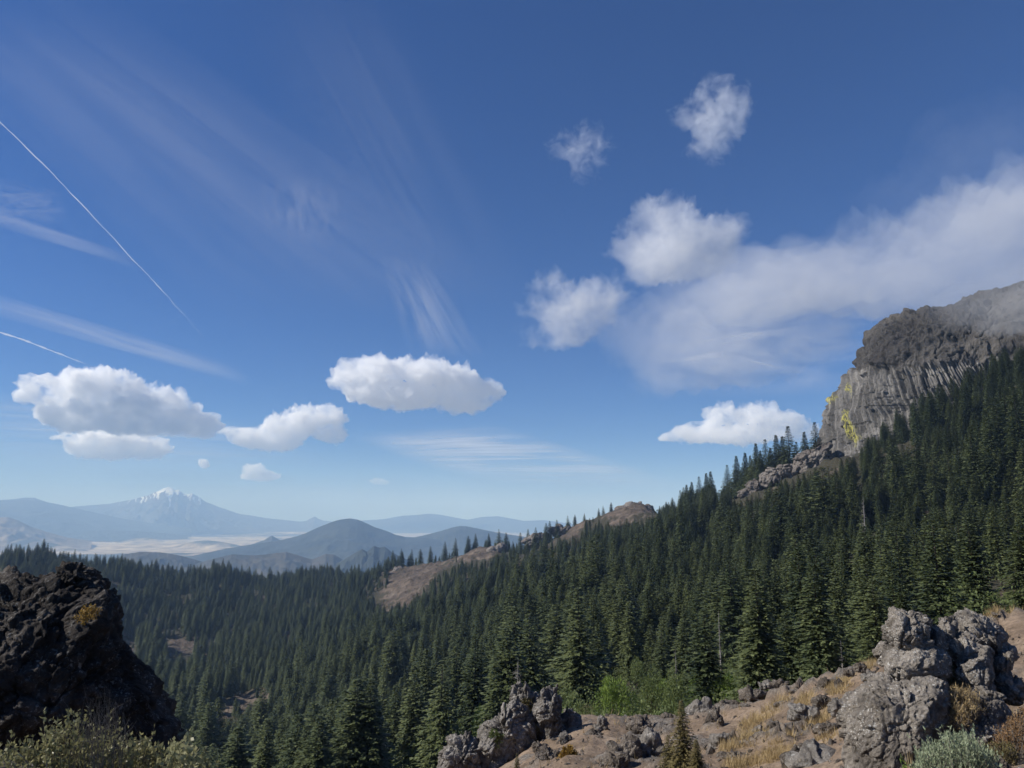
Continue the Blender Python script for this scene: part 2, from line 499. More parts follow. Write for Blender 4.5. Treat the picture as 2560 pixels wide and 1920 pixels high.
def ledges(q):
    """tilted rock ledges breaking through the near slope: cover 0..1 and height"""
    c_, s_ = math.cos(0.5), math.sin(0.5)
    p = np.stack([(q[..., 0] * c_ + q[..., 1] * s_) / 2.0, (-q[..., 0] * s_ + q[..., 1] * c_) / 0.8, 0 * q[..., 0]], -1)
    p = p + 0.25 * noise(p * 1.7, 501)[..., None]
    cid, gap, tl = cells(p, 77)
    where = smooth01((fbm(q / 3.4, 3, 502) - 0.02) * 6) * (cid > 0.35)
    cov = where * smooth01(gap * 5)
    cid2, gap2, tl2 = cells(q / 0.42, 78)
    return cov, cov * (0.13 + 0.16 * tl + 0.05 * (cid2 - 0.5) + 0.05 * tl2)


def terr(x, y, detail=True):
    x = np.atleast_1d(np.asarray(x, float)); y = np.atleast_1d(np.asarray(y, float))
    r = np.hypot(x, y); az = np.arctan2(x, y); lr = np.log(np.maximum(r, 0.61))
    fa = np.clip((az - _LA[0]) / (_LA[1] - _LA[0]), 0, 359.999); fr = np.clip((lr - _LR[0]) / (_LR[1] - _LR[0]), 0, 329.999)
    i = fa.astype(int); j = fr.astype(int); u = fa - i; v = fr - j
    s = (_LS[i, j] * (1 - u) * (1 - v) + _LS[i + 1, j] * u * (1 - v) + _LS[i, j + 1] * (1 - u) * v + _LS[i + 1, j + 1] * u * v)
    z = s * r
    if detail:
        q = np.stack([x, y, np.zeros_like(x)], -1)
        k = smooth01((r - 120) / 300)
        z = z + k * (fbm(q / 70, 4, 11) * 5 - np.abs(noise(q / 26, 31)) * 4 + billow(q / 11, 3, 55) * 2.6)
        kn = smooth01((r - 3) / 12) * (1 - k)
        z = z + kn * (fbm(q / 2.6, 5, 21, 0.55) * 0.26 + billow(q / 0.9, 3, 41) * 0.05)
        nr_ = (r < 60)
        if nr_.any():
            lf, lh = ledges(q[nr_]); z = z.copy(); z[nr_] += (lh * kn[nr_])
    return z


BARE = [
    [(1040, 1408), (1092, 1388), (1168, 1360), (1265, 1330), (1320, 1316), (1388, 1302), (1470, 1285), (1450, 1340), (1399, 1345), (1316, 1350), (1244, 1385),
     (1207, 1403), (1153, 1398), (1110, 1425), (1074, 1447), (1027, 1497), (965, 1515), (940, 1498), (976, 1461), (969, 1428)],
    [(1500, 1300), (1560, 1240), (1640, 1240), (1636, 1290), (1590, 1298), (1551, 1306)],
    [(520, 1800), (570, 1756), (640, 1722), (690, 1722), (665, 1750), (609, 1780), (550, 1820)],
    [(405, 1600), (465, 1603), (495, 1635), (440, 1634)],
    [(300, 1600), (340, 1600), (345, 1625), (300, 1622)],
]
GRASS = [  # (px, py, half-length, half-width, tilt in degrees) of the straw patches on the near slope
    (1910, 1790, 85, 17, 30), (2098, 1718, 36, 13, 35), (2177, 1663, 24, 9, 38), (2068, 1788, 75, 13, 30), (1900, 1897, 100, 16, 12),
    (1865, 1856, 75, 13, 17), (2066, 1850, 36, 8, 20), (1700, 1905, 50, 9, 15), (2490, 1535, 50, 12, 15), (2010, 1760, 40, 6, 28), (1960, 1850, 50, 6, 22)]


def grass_mask(px, py):
    m = np.zeros(np.shape(px))
    for gx, gy, L, W, tl in GRASS:
        t_ = math.radians(tl); dx = px - gx; dy = -(py - gy)
        u = (dx * math.cos(t_) + dy * math.sin(t_)) / L; v = (-dx * math.sin(t_) + dy * math.cos(t_)) / W
        m = np.maximum(m, np.clip(1.3 - (u * u + v * v), 0, 1))
    return m


def build_ground():
    az = np.radians(np.concatenate([np.linspace(-72, -42, 30), np.linspace(-41.8, 41.8, 500), np.linspace(42, 72, 30)]))
    r = np.concatenate([np.geomspace(0.6, 5, 24), np.geomspace(5.08, 42, 180), np.geomspace(43, 420, 90), np.geomspace(425, 1450, 130), np.geomspace(1470, 3600, 24)])
    A, R = np.meshgrid(az, r, indexing='ij')
    x = np.sin(A) * R; y = np.cos(A) * R
    z = terr(x, y)
    V = np.stack([x, y, z], -1).reshape(-1, 3)
    px, py = proj(V); rr = R.ravel()
    q = V * np.array([1, 1, 0.0])
    g = grass_mask(px + fbm(q / 1.2, 2, 3) * 20, py + fbm(q / 1.0, 2, 9) * 12) * (rr < 45)
    rock = np.zeros(len(V)); nr_ = rr < 60; rock[nr_] = ledges(q[nr_])[0]; g = g * (1 - 0.8 * rock)
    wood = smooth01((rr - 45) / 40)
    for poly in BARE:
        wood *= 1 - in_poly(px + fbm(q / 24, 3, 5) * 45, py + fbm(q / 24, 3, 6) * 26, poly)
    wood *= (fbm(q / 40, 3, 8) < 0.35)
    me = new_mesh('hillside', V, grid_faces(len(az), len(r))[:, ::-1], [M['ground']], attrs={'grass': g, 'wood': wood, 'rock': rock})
    return link('hillside', me, kind='structure', label='brown rocky mountainside running from the near slope over the wooded ridge')


build_ground()

# ------------------------------------------------------------------ valley and far mountains
VZ = -450.0


def build_valley():
    az = np.radians(np.linspace(-60, 60, 320)); r = np.concatenate([np.geomspace(3300, 14000, 110), np.geomspace(14200, 90000, 60)])
    A, R = np.meshgrid(az, r, indexing='ij')
    x = np.sin(A) * R; y = np.cos(A) * R
    q = np.stack([x, y, 0 * x], -1)
    z = VZ - 20 + 30 * fbm(q / 2500, 3, 70) + np.maximum(fbm(q / 900, 4, 72), 0.12) * 75 * smooth01((11000 - R) / 4000)
    knob = np.maximum(noise(q / 1500, 77) - 0.33, 0) * 420 * smooth01((R - 9000) / 3000) * smooth01((40000 - R) / 10000)
    z = z + knob
    V = np.stack([x, y, z], -1).reshape(-1, 3)
    px, py = proj(V)
    # woodland is thick on the near side of the basin, open stubble further off
    wood = 0.30 + 0.34 * smooth01((py - 1372) / 30) + 0.35 * smooth01((1318 - py) / 10) * 0.6 - 0.15 * ((px > 900) & (py < 1330))
    wood = wood + (knob.ravel() > 8) * 0.25
    me = new_mesh('valley', V, grid_faces(len(az), len(r))[:, ::-1], [M['valley']], attrs={'woods': wood})
    link('valley', me, kind='structure', label='wide pale valley floor of stubble fields and dark woods')


build_valley()


def mountain(name, label, sil, R, depth, mat, base=None, amp=0.14, fs=0.6, power=1.2, nu=190, nv=64, streak=False, seed=0, skew=0.0):
    """a massif whose crest line passes through the given sight lines at range R, falling away before and behind it"""
    s = np.array(sil, float); base = VZ - 15 if base is None else base
    px = np.linspace(s[0, 0], s[-1, 0], nu); py = np.interp(px, s[:, 0], s[:, 1])
    C = P(px, py, np.full(nu, float(R)))
    jag = noise(np.stack([px / 9, px * 0, px * 0 + seed], -1), seed) * 0.6 + noise(np.stack([px / 3.5, px * 0, px * 0 + seed], -1), seed + 1) * 0.35
    C[:, 2] += jag * R / F_PX
    hm = max(C[:, 2].max() - base, 1)
    v = np.sign(np.linspace(-1, 1, nv)) * np.abs(np.linspace(-1, 1, nv)) ** 1.15
    rad = C[:, :2] / np.hypot(C[:, 0], C[:, 1])[:, None]
    h = np.maximum(C[:, 2] - base, 0)
    W = depth * (0.35 + 0.65 * (h / hm))
    off = v[None, :] * W[:, None]
    X = C[:, 0:1] + rad[:, 0:1] * off; Y = C[:, 1:2] + rad[:, 1:2] * off
    av = np.abs(v)[None, :]
    sc = hm * fs
    q = np.stack([X, Y, X * 0 + seed * 13.7], -1) / sc
    qs = np.stack([(px[:, None] / 8 * np.ones((1, nv))) + noise(q, 9) * 0.8, av * 1.2 + 0 * X, 0 * X + seed], -1)
    rid = 1 - 2 * np.abs(noise(q * 0.8, seed + 5)) + 0.5 * (1 - 2 * np.abs(noise(q * 1.9, seed + 6))) + 0.5 * fbm(q * 3, 3, seed + 7)
    prof = (1 - av) ** power
    Z = base + h[:, None] * np.clip(prof + amp * (rid - 0.6) * (av * (1 - av)) * 2.2, -0.02, None)
    V = np.stack([X, Y, Z], -1).reshape(-1, 3)
    at = {'streak': (0.5 + noise(qs, 3) + 0.4 * noise(qs * 2.3, 4)).ravel()} if streak else None
    me = new_mesh(name, V, grid_faces(nu, nv), [mat], attrs=at)
    return link(name, me, kind='structure', label=label)


mountain('mountain', 'faint blue crest on the far left horizon', [(-700, 1300), (-300, 1262), (0, 1249), (35, 1247), (64, 1243), (87, 1244), (110, 1252), (200, 1285)], 23500, 3500, M['far_forest'], seed=2)
mountain('mountain', 'long blue mountain flank sloping down from the left edge', [(-900, 1330), (-500, 1268), (-200, 1248), (0, 1251), (60, 1249), (101, 1251), (145, 1260), (191, 1270), (243, 1282), (301, 1295), (347, 1303), (405, 1311), (480, 1322)], 20000, 4500, M['far_forest'], seed=3)
mountain('snowy_mountain', 'snow-capped volcano rising above the valley on the left', [(60, 1292), (120, 1276), (185, 1266), (272, 1259), (333, 1248), (350, 1243), (370, 1238), (384, 1231), (399, 1226), (410, 1220), (420, 1217), (430, 1219), (440, 1225), (448, 1224), (457, 1232), (468, 1236), (480, 1233), (498, 1242), (512, 1253), (544, 1266), (579, 1278), (600, 1285), (619, 1287), (665, 1295), (694, 1298), (752, 1304), (765, 1302), (776, 1296), (787, 1291), (797, 1297), (810, 1302), (851, 1305), (930, 1309), (1010, 1316)], 24000, 5200, M['snow_peak'], amp=0.2, fs=0.25, streak=True, seed=4, nu=300, nv=90)
mountain('mountain', 'pale blue range on the horizon left of the wooded ridge', [(820, 1316), (870, 1306), (903, 1301), (955, 1298), (1007, 1289), (1040, 1287), (1071, 1284), (1100, 1286), (1134, 1293), (1169, 1299), (1204, 1292), (1244, 1290), (1267, 1294), (1310, 1302), (1360, 1300), (1450, 1312), (1700, 1320)], 23000, 3000, M['far_forest'], seed=6, amp=0.15)
mountain('mountain', 'dark rounded butte standing in the middle distance', [(400, 1402), (484, 1389), (565, 1371), (640, 1359), (706, 1349), (745, 1339), (767, 1331), (790, 1320), (812, 1311), (835, 1302), (855, 1297), (875, 1295), (894, 1298), (914, 1306), (936, 1317), (965, 1326), (988, 1336), (1015, 1342), (1060, 1344), (1120, 1352)], 8300, 1900, M['far_forest'], seed=8, amp=0.12, power=1.3)
mountain('mountain', 'lower blue summit with a gentle top right of the rounded butte', [(980, 1362), (1020, 1346), (1060, 1338), (1105, 1326), (1130, 1318), (1150, 1314), (1165, 1315), (1190, 1320), (1225, 1327), (1245, 1331), (1300, 1340), (1400, 1352)], 8800, 1800, M['far_forest'], seed=9, amp=0.14)
mountain('hill', 'tan folded hills at the left edge of the valley', [(-500, 1300), (-200, 1285), (0, 1293), (20, 1292), (45, 1300), (75, 1315), (120, 1330), (170, 1344), (230, 1352)], 13000, 1900, M['tan_hill'], seed=12, amp=0.22, fs=0.5)
mountain('hill', 'dark wooded hills low in the valley on the left', [(150, 1338), (200, 1330), (250, 1325), (330, 1327), (400, 1332), (470, 1338)], 17000, 1200, M['far_forest'], seed=13, amp=0.2, fs=0.5)
mountain('hill', 'small pale cone standing in the stubble fields', [(630, 1360), (660, 1350), (672, 1342), (680, 1338), (690, 1344), (705, 1353), (740, 1362)], 10500, 350, M['mid_hill'], seed=14, nu=80, nv=40)
mountain('hill', 'brown hump-backed hill behind the dark wooded ridge', [(250, 1445), (310, 1385), (350, 1379), (400, 1380), (440, 1386), (480, 1396), (520, 1408), (580, 1420), (660, 1440)], 5600, 900, M['mid_hill'], seed=15, amp=0.2, fs=0.5)
mountain('hill', 'brown rolling hills between the wooded ridge and the rounded butte', [(440, 1425), (520, 1400), (580, 1385), (640, 1388), (690, 1382), (715, 1379), (740, 1386), (780, 1398), (815, 1384), (835, 1386), (860, 1400), (900, 1410), (1000, 1430)], 5300, 800, M['mid_hill'], seed=16, amp=0.22, fs=0.5)
mountain('hill', 'craggy blue-grey knobs below the butte', [(840, 1410), (885, 1383), (905, 1372), (918, 1378), (935, 1363), (950, 1368), (962, 1366), (980, 1380), (1030, 1405)], 4600, 500, M['far_forest'], seed=17, amp=0.4, fs=0.4, nu=140)

# ------------------------------------------------------------------ rocks
def star_rock(outline, r, thick, nt=220, nr=70, disp=((0.25, 0.12, 4),), center=None, seed=0, lean=0.0, flat=2.0, back=0.8, theta=None, post=None, shearx=0.0):
    """a solid rock body: its outline seen from the path, inflated to real depth, then roughened in 3D.
    outline: photo points; r: horizontal range; thick: half depth in metres; disp: (scale m, amplitude m, octaves)"""
    o = np.array(outline, float)
    c = o.mean(0) if center is None else np.array(center, float)
    ang = np.arctan2(-(o[:, 1] - c[1]), o[:, 0] - c[0]); rad = np.hypot(o[:, 0] - c[0], o[:, 1] - c[1])
    k = np.argsort(ang); ang, rad = ang[k], rad[k]
    th = np.linspace(-math.pi, math.pi, nt, endpoint=False) if theta is None else theta
    nt = len(th)
    Rr = np.interp(th, np.concatenate([ang - 2 * math.pi, ang, ang + 2 * math.pi]), np.tile(rad, 3))
    nf = int(nr * 0.8)                            # 0 front pole ... pi back pole, finer on the side in view
    ph = np.concatenate([np.linspace(0, math.pi * 0.54, nf, endpoint=False), np.linspace(math.pi * 0.54, math.pi, nr - nf)])
    rho = np.sin(ph) ** 0.9
    T, H = np.meshgrid(th, ph, indexing='ij')
    RH = np.broadcast_to(rho, T.shape)
    px = c[0] + np.cos(T) * Rr[:, None] * RH; py = c[1] - np.sin(T) * Rr[:, None] * RH
    B = P(px, py, np.full(px.shape, float(r)))
    depth = np.cos(H); depth = np.sign(depth) * np.abs(depth) ** (1.0 / (flat * 0.75))
    depth = np.where(depth < 0, depth * back, depth) * thick
    cc = P(c[0], c[1], np.array(float(r)))
    fw = cc[:2] / np.hypot(*cc[:2])
    V = B.copy()
    zoff = B[..., 2] - cc[2]
    lat = (B[..., 0] - cc[0]) * fw[1] - (B[..., 1] - cc[1]) * fw[0]
    dd = -depth + lean * zoff + shearx * lat
    V[..., 0] += fw[0] * dd; V[..., 1] += fw[1] * dd
    N = np.stack([np.cos(T) * RH * fw[1] - fw[0] * np.cos(H), -np.cos(T) * RH * fw[0] - fw[1] * np.cos(H), np.sin(T) * RH], -1)
    N /= np.linalg.norm(N, axis=-1, keepdims=True) + 1e-9
    D = np.zeros(T.shape)
    for i, dsp in enumerate(disp):
        sc, am, oc = dsp[:3]
        kind = dsp[3] if len(dsp) > 3 else 'b'
        q = V / sc + seed * 7.3
        if kind == 'b': D += am * billow(q, oc, seed + i * 17, 0.55)
        elif kind == 'f': D += am * fbm(q, oc, seed + i * 17)
        elif kind == 'v':
            q = q * np.array([1, 1, 0.75]) + 0.2 * noise(q * 1.3, seed + 3)[..., None]
            cid, gap, tl = cells(q, seed + i * 17)
            D += am * ((cid - 0.5) * 0.8 + tl * 1.1 - 0.4 * np.clip(1 - gap * 9, 0, 1))
        else: D -= am * np.clip(1 - np.abs(fbm(q, oc, seed + i * 17)) * 9, 0, 1)
    at = {}
    if post is not None:
        D2, at = post(V, N, T, H); D = D + D2
    V = V + N * D[..., None]
    # close the two poles
    V[:, 0] = V[:, 0].mean(0); V[:, -1] = V[:, -1].mean(0)
    return V, grid_faces(nt, nr, True), at


def rock_mesh(name, mat, *a_, **k_):
    V, Fc, at = star_rock(*a_, **k_)
    return new_mesh(name, V.reshape(-1, 3), Fc, [mat], attrs={k: v.ravel() for k, v in at.items()})


Z5 = lambda pts: [(1700 + x * 0.3888, 1450 + y * 0.3888) for x, y in pts]
Z4 = lambda pts: [(1000 + x * 0.3617, 1500 + y * 0.3617) for x, y in pts]
Z3 = lambda pts: [(x * 0.3256, 1380 + y * 0.3256) for x, y in pts]
Z2 = lambda pts: [(1900 + x * 0.3616, 650 + y * 0.3616) for x, y in pts]


# --- the great columnar cliff
def cliff_post(V, N, T, H):
    x, z = V[..., 0], V[..., 2]
    px, py = proj(V)
    # boundary between the columnar tier and the massive tier above it
    bnd = np.interp(px, [2040, 2120, 2150, 2200, 2280, 2400, 2560, 2900], [905, 915, 920, 925, 922, 908, 895, 880]) + noise(V / 9, 3) * 14
    bnd = bnd + 10 * fbm(V / 5, 3, 33)
    low = smooth01((py - bnd) / 14 + 0.5)
    lean = np.interp(px, [2060, 2120, 2200, 2350, 2500], [0.06, 0.12, 0.26, 0.45, 0.6])
    s = 0.85 * (x - 200) - 0.75 * (V[..., 1] - 450) + lean * (z - 50) + 0.7 * noise(V / 25, 41)
    t_ = z - lean * x
    w = 2.0
    u = s / w + 0.16 * noise(np.stack([s / 7, t_ / 60, 0 * s], -1), 6)
    k = np.floor(u).astype(int); f = u - k
    hk = hashf(k, 1, 0, 3)
    seg = np.floor(t_ / (8 + 14 * hk) + hk * 9).astype(int)
    dep = hashf(k, seg, 0, 5) * 1.9 + hashf(k, 7, 1, 9) * 1.5 + hashf(k // 4, seg // 2, 1, 19) * 1.6
    prof = 1 - (2 * np.abs(f - 0.5)) ** 3
    band = np.floor((z + 4 * noise(V / 30, 12)) / 17).astype(int)
    steps = (hashf(band, np.floor(s / 16).astype(int), 2, 8) - 0.5) * 2.2
    tone = hashf(k, seg // 2, 5, 33)
    Dl = low * (dep * 1.7 + prof * 1.3 + steps * 0.7 + 4.5 * fbm(V / 28, 3, 14) - 5.0 - 0.8 * np.clip(1 - np.abs(fbm(V * np.array([0.6, 0.6, 1.6]) / 22, 3, 71)) * 10, 0, 1))
    q = V * np.array([1, 1, 0.8])
    up = 1 - low
    rid = np.abs(fbm(q / 26, 4, 61, 0.55))
    Du = up * (3.5 * billow(q / 34, 3, 62, 0.4) + 5.5 * fbm(q / 18, 6, 63, 0.56) - 1.8 * np.clip(1 - rid * 10, 0, 1) + 1.6 + 1.0 * (hashf(band, np.floor(s / 9).astype(int), 2, 28) - 0.5))
    crack = low * np.clip((np.abs(f - 0.5) - 0.40) * 9, 0, 1) * (0.45 + 0.5 * hk) + up * np.clip(1 - rid * 10, 0, 1) * 0.6
    # yellow lichen streaks
    ly = np.zeros(px.shape)
    nn = noise(V / 6, 91) * 10
    for lx, lyy, a_, b_, tl in ((2128, 1075, 15, 42, 12), (2112, 1040, 8, 20, 5), (2075, 995, 20, 13, -10), (2085, 985, 10, 16, 0), (2120, 970, 5, 10, 0), (2124, 995, 4, 14, 0), (2068, 1008, 6, 8, 0)):
        c_, s_ = math.cos(math.radians(tl)), math.sin(math.radians(tl))
        dx = px + nn * 0.6 - lx; dy = py + nn - lyy
        uu = (dx * c_ - dy * s_) / a_; vv = (dx * s_ + dy * c_) / b_
        ly = np.maximum(ly, np.clip(1.6 - (uu * uu + vv * vv) * 1.2, 0, 1))
    ly = ly * (H < math.pi / 2 + 0.2)
    return Dl + Du, {'upper': up, 'lichen': ly, 'crack': crack, 'tone': tone * low + up * 0.5}


cliff_out = [(1960, 1240), (1990, 1190), (2010, 1140), (2036, 1120), (2047, 1095), (2055, 1065), (2063, 1038), (2075, 1008), (2085, 980), (2097, 958), (2112, 940), (2128, 924), (2140, 915), (2148, 898),
             (2154, 880), (2162, 862), (2174, 838), (2192, 812), (2212, 795), (2230, 788), (2260, 779), (2282, 776), (2298, 778), (2315, 770), (2345, 769), (2385, 764), (2410, 755), (2425, 744), (2440, 733), (2470, 727), (2520, 732), (2560, 722),
             (2640, 722), (2760, 735), (2880, 790), (2960, 900), (2960, 1100), (2800, 1350), (2400, 1420), (2100, 1380), (1990, 1300)]
th_c = np.concatenate([np.linspace(-math.pi, -2.6, 110, endpoint=False), np.linspace(-2.6, 0.2, 60, endpoint=False), np.linspace(0.2, 1.2, 60, endpoint=False), np.linspace(1.2, math.pi, 470, endpoint=False)])
me = rock_mesh('basalt_cliff', M['cliff'], cliff_out, 545, 62, theta=th_c, nr=340, disp=((60, 3.0, 2, 'f'),), center=(2440, 1060), seed=1, flat=1.6, post=cliff_post, lean=0.22, shearx=-0.10)
link('basalt_cliff', me, label='massive columnar basalt cliff with yellow lichen streaks, rising above the firs and into mist', category='cliff')

# grey rock ribs running down the skyline from the foot of the cliff
ribs = [
    ('grey knobbly rock rib just left of the cliff foot', Z2([(230, 1470), (240, 1390), (280, 1345), (330, 1325), (380, 1310), (420, 1290), (470, 1300), (500, 1350), (480, 1440), (400, 1500), (300, 1510)]), 505, 12),
    ('long low grey rock rib under the skyline firs', Z2([(0, 1560), (0, 1480), (40, 1460), (110, 1440), (160, 1430), (210, 1420), (240, 1460), (220, 1510), (120, 1550)]), 512, 10),
    ('small pale rock rib lowest on the skyline left of the cliff', [(1840, 1240), (1856, 1222), (1880, 1206), (1905, 1198), (1920, 1200), (1915, 1220), (1890, 1240), (1860, 1252)], 520, 8),
]
for i, (lb, ol, r_, tk) in enumerate(ribs):
    me = rock_mesh('rock_rib', M['ridge_rock'], ol, r_, tk, nt=170, nr=60, disp=((9, 1.6, 4), (20, 1.5, 4, 'f'), (6, 2.0, 1, 'v')), seed=40 + i)
    link('rock_rib', me, label=lb, category='rock', group='rock ribs at the foot of the cliff')
# crags on the brown spur
crags = [
    ('brown crag forming the bare peak on the skyline', [(1505, 1300), (1530, 1280), (1560, 1262), (1575, 1256), (1590, 1260), (1597, 1268), (1604, 1256), (1620, 1257), (1634, 1272), (1640, 1300), (1600, 1320), (1540, 1318)], 885, 30),
    ('dark cleft crag on the crest of the brown spur', [(1372, 1322), (1385, 1308), (1395, 1305), (1408, 1312), (1415, 1306), (1430, 1304), (1436, 1320), (1420, 1345), (1390, 1345)], 915, 14),
    ('rounded brown crag left of the dark cleft crag', [(1300, 1350), (1320, 1334), (1345, 1326), (1370, 1322), (1380, 1338), (1370, 1360), (1330, 1368)], 930, 14),
    ('folded brown crag on the bare spur below the skyline', [(1205, 1395), (1215, 1372), (1240, 1358), (1262, 1350), (1275, 1362), (1262, 1385), (1230, 1402)], 1000, 16),
    ('low brown crag with a flat top on the left end of the bare spur', [(968, 1440), (985, 1424), (1010, 1412), (1022, 1420), (1015, 1438), (985, 1446)], 1080, 14),
    ('dark ledge of rock across the bare spur', [(1025, 1430), (1045, 1418), (1062, 1416), (1058, 1426), (1035, 1436)], 1075, 8),
    ('crag at the lower edge of the bare spur', [(1050, 1462), (1062, 1440), (1080, 1432), (1090, 1448), (1075, 1468)], 1020, 9),
]
for i, (lb, ol, r_, tk) in enumerate(crags):
    c_ = np.mean(ol, 0); k_ = (0.97, 0.97) if i == 0 else (0.92, 0.7)
    ol = [tuple(c_ + (np.array(p_) - c_) * k_ + (0, 6 if i in (1, 2) else 2)) for p_ in ol]
    me = rock_mesh('crag', M['ridge_rock'], ol, r_, tk, nt=90, nr=36, disp=((12, 1.6, 4), (30, 3, 5, 'f'), (10, 2.5, 1, 'v')), seed=50 + i)
    link('crag', me, label=lb, category='crag', group='crags on the bare spur')

# --- left foreground rock
lr_out = Z3([(-500, 1750), (-500, 600), (-300, 320), (-100, 270), (0, 265), (60, 250), (130, 236), (240, 230), (330, 218), (440, 212), (560, 205), (680, 190), (760, 190),
              (825, 205), (835, 255), (875, 285), (890, 360), (890, 420), (915, 480), (930, 560), (952, 610), (930, 640), (880, 642), (900, 720), (960, 810), (1040, 860), (1080, 920), (1140, 970), (1155, 1040),
              (1230, 1110), (1290, 1170), (1330, 1250), (1350, 1320), (1390, 1420), (1440, 1560), (1470, 1750), (1300, 2100), (400, 2200)])
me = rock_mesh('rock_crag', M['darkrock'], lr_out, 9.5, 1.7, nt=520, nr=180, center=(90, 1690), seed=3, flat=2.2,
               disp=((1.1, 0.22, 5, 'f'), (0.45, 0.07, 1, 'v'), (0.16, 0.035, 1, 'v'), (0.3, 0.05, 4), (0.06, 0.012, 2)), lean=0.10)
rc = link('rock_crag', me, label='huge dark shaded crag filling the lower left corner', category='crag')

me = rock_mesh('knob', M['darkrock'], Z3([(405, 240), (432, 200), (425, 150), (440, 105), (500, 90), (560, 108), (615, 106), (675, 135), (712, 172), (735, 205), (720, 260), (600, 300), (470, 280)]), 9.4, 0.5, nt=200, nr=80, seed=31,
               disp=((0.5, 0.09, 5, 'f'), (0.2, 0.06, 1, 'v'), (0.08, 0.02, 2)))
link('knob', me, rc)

# --- pinnacled outcrop at bottom centre
oc = bpy.data.objects.new('rock_outcrop', None); COL.objects.link(oc)
oc.location = tuple(P(1260, 1900, np.array(27.0)))
oc['label'] = 'grey pinnacled rock outcrop at the bottom centre, in front of the forest'; oc['category'] = 'rock outcrop'
outp = [
    ('slab', [(240, 1400), (250, 1150), (268, 1070), (330, 1000), (400, 962), (440, 965), (460, 930), (478, 925), (495, 950), (530, 955), (545, 1000), (560, 1100), (560, 1400)], 25.5, 0.8),
    ('slab', [(520, 1400), (530, 960), (560, 900), (590, 870), (600, 835), (620, 830), (640, 855), (690, 830), (700, 800), (725, 800), (725, 745), (760, 720), (800, 690), (850, 720), (880, 760), (905, 850), (905, 1000), (860, 1150), (850, 1400)], 26.2, 0.9),
    ('pinnacle', [(800, 760), (812, 690), (815, 600), (800, 572), (830, 553), (858, 562), (850, 600), (880, 610), (885, 660), (930, 650), (960, 680), (975, 720), (960, 860), (900, 900), (830, 860)], 27.4, 0.5),
    ('pinnacle', [(955, 1050), (965, 800), (985, 700), (975, 630), (1000, 606), (1030, 608), (1050, 630), (1080, 608), (1092, 660), (1095, 740), (1110, 800), (1112, 900), (1080, 1050)], 26.4, 0.55),
    ('pinnacle', [(1095, 940), (1105, 830), (1120, 770), (1150, 742), (1180, 765), (1210, 800), (1235, 850), (1240, 900), (1180, 960)], 26.8, 0.5),
    ('rock_base', [(840, 1400), (880, 1000), (960, 930), (1050, 910), (1150, 900), (1250, 900), (1310, 920), (1290, 960), (1180, 1010), (1120, 1060), (1000, 1200), (900, 1400)], 26.3, 0.9),
]
for i, (nm, ol, r_, tk) in enumerate(outp):
    big = nm != 'rock_base'
    me = rock_mesh(nm, M['outcrop'], Z4(ol), r_, tk, nt=260, nr=86, seed=70 + i, flat=1.7,
                   disp=((0.9, 0.2, 5, 'f'), (0.5, 0.16, 1, 'v'), (0.2, 0.07, 1, 'v'), (0.25, 0.035, 3)), lean=0.12)
    o = link(nm, me, oc); o.matrix_parent_inverse = Matrix.Translation(-Vector(oc.location))

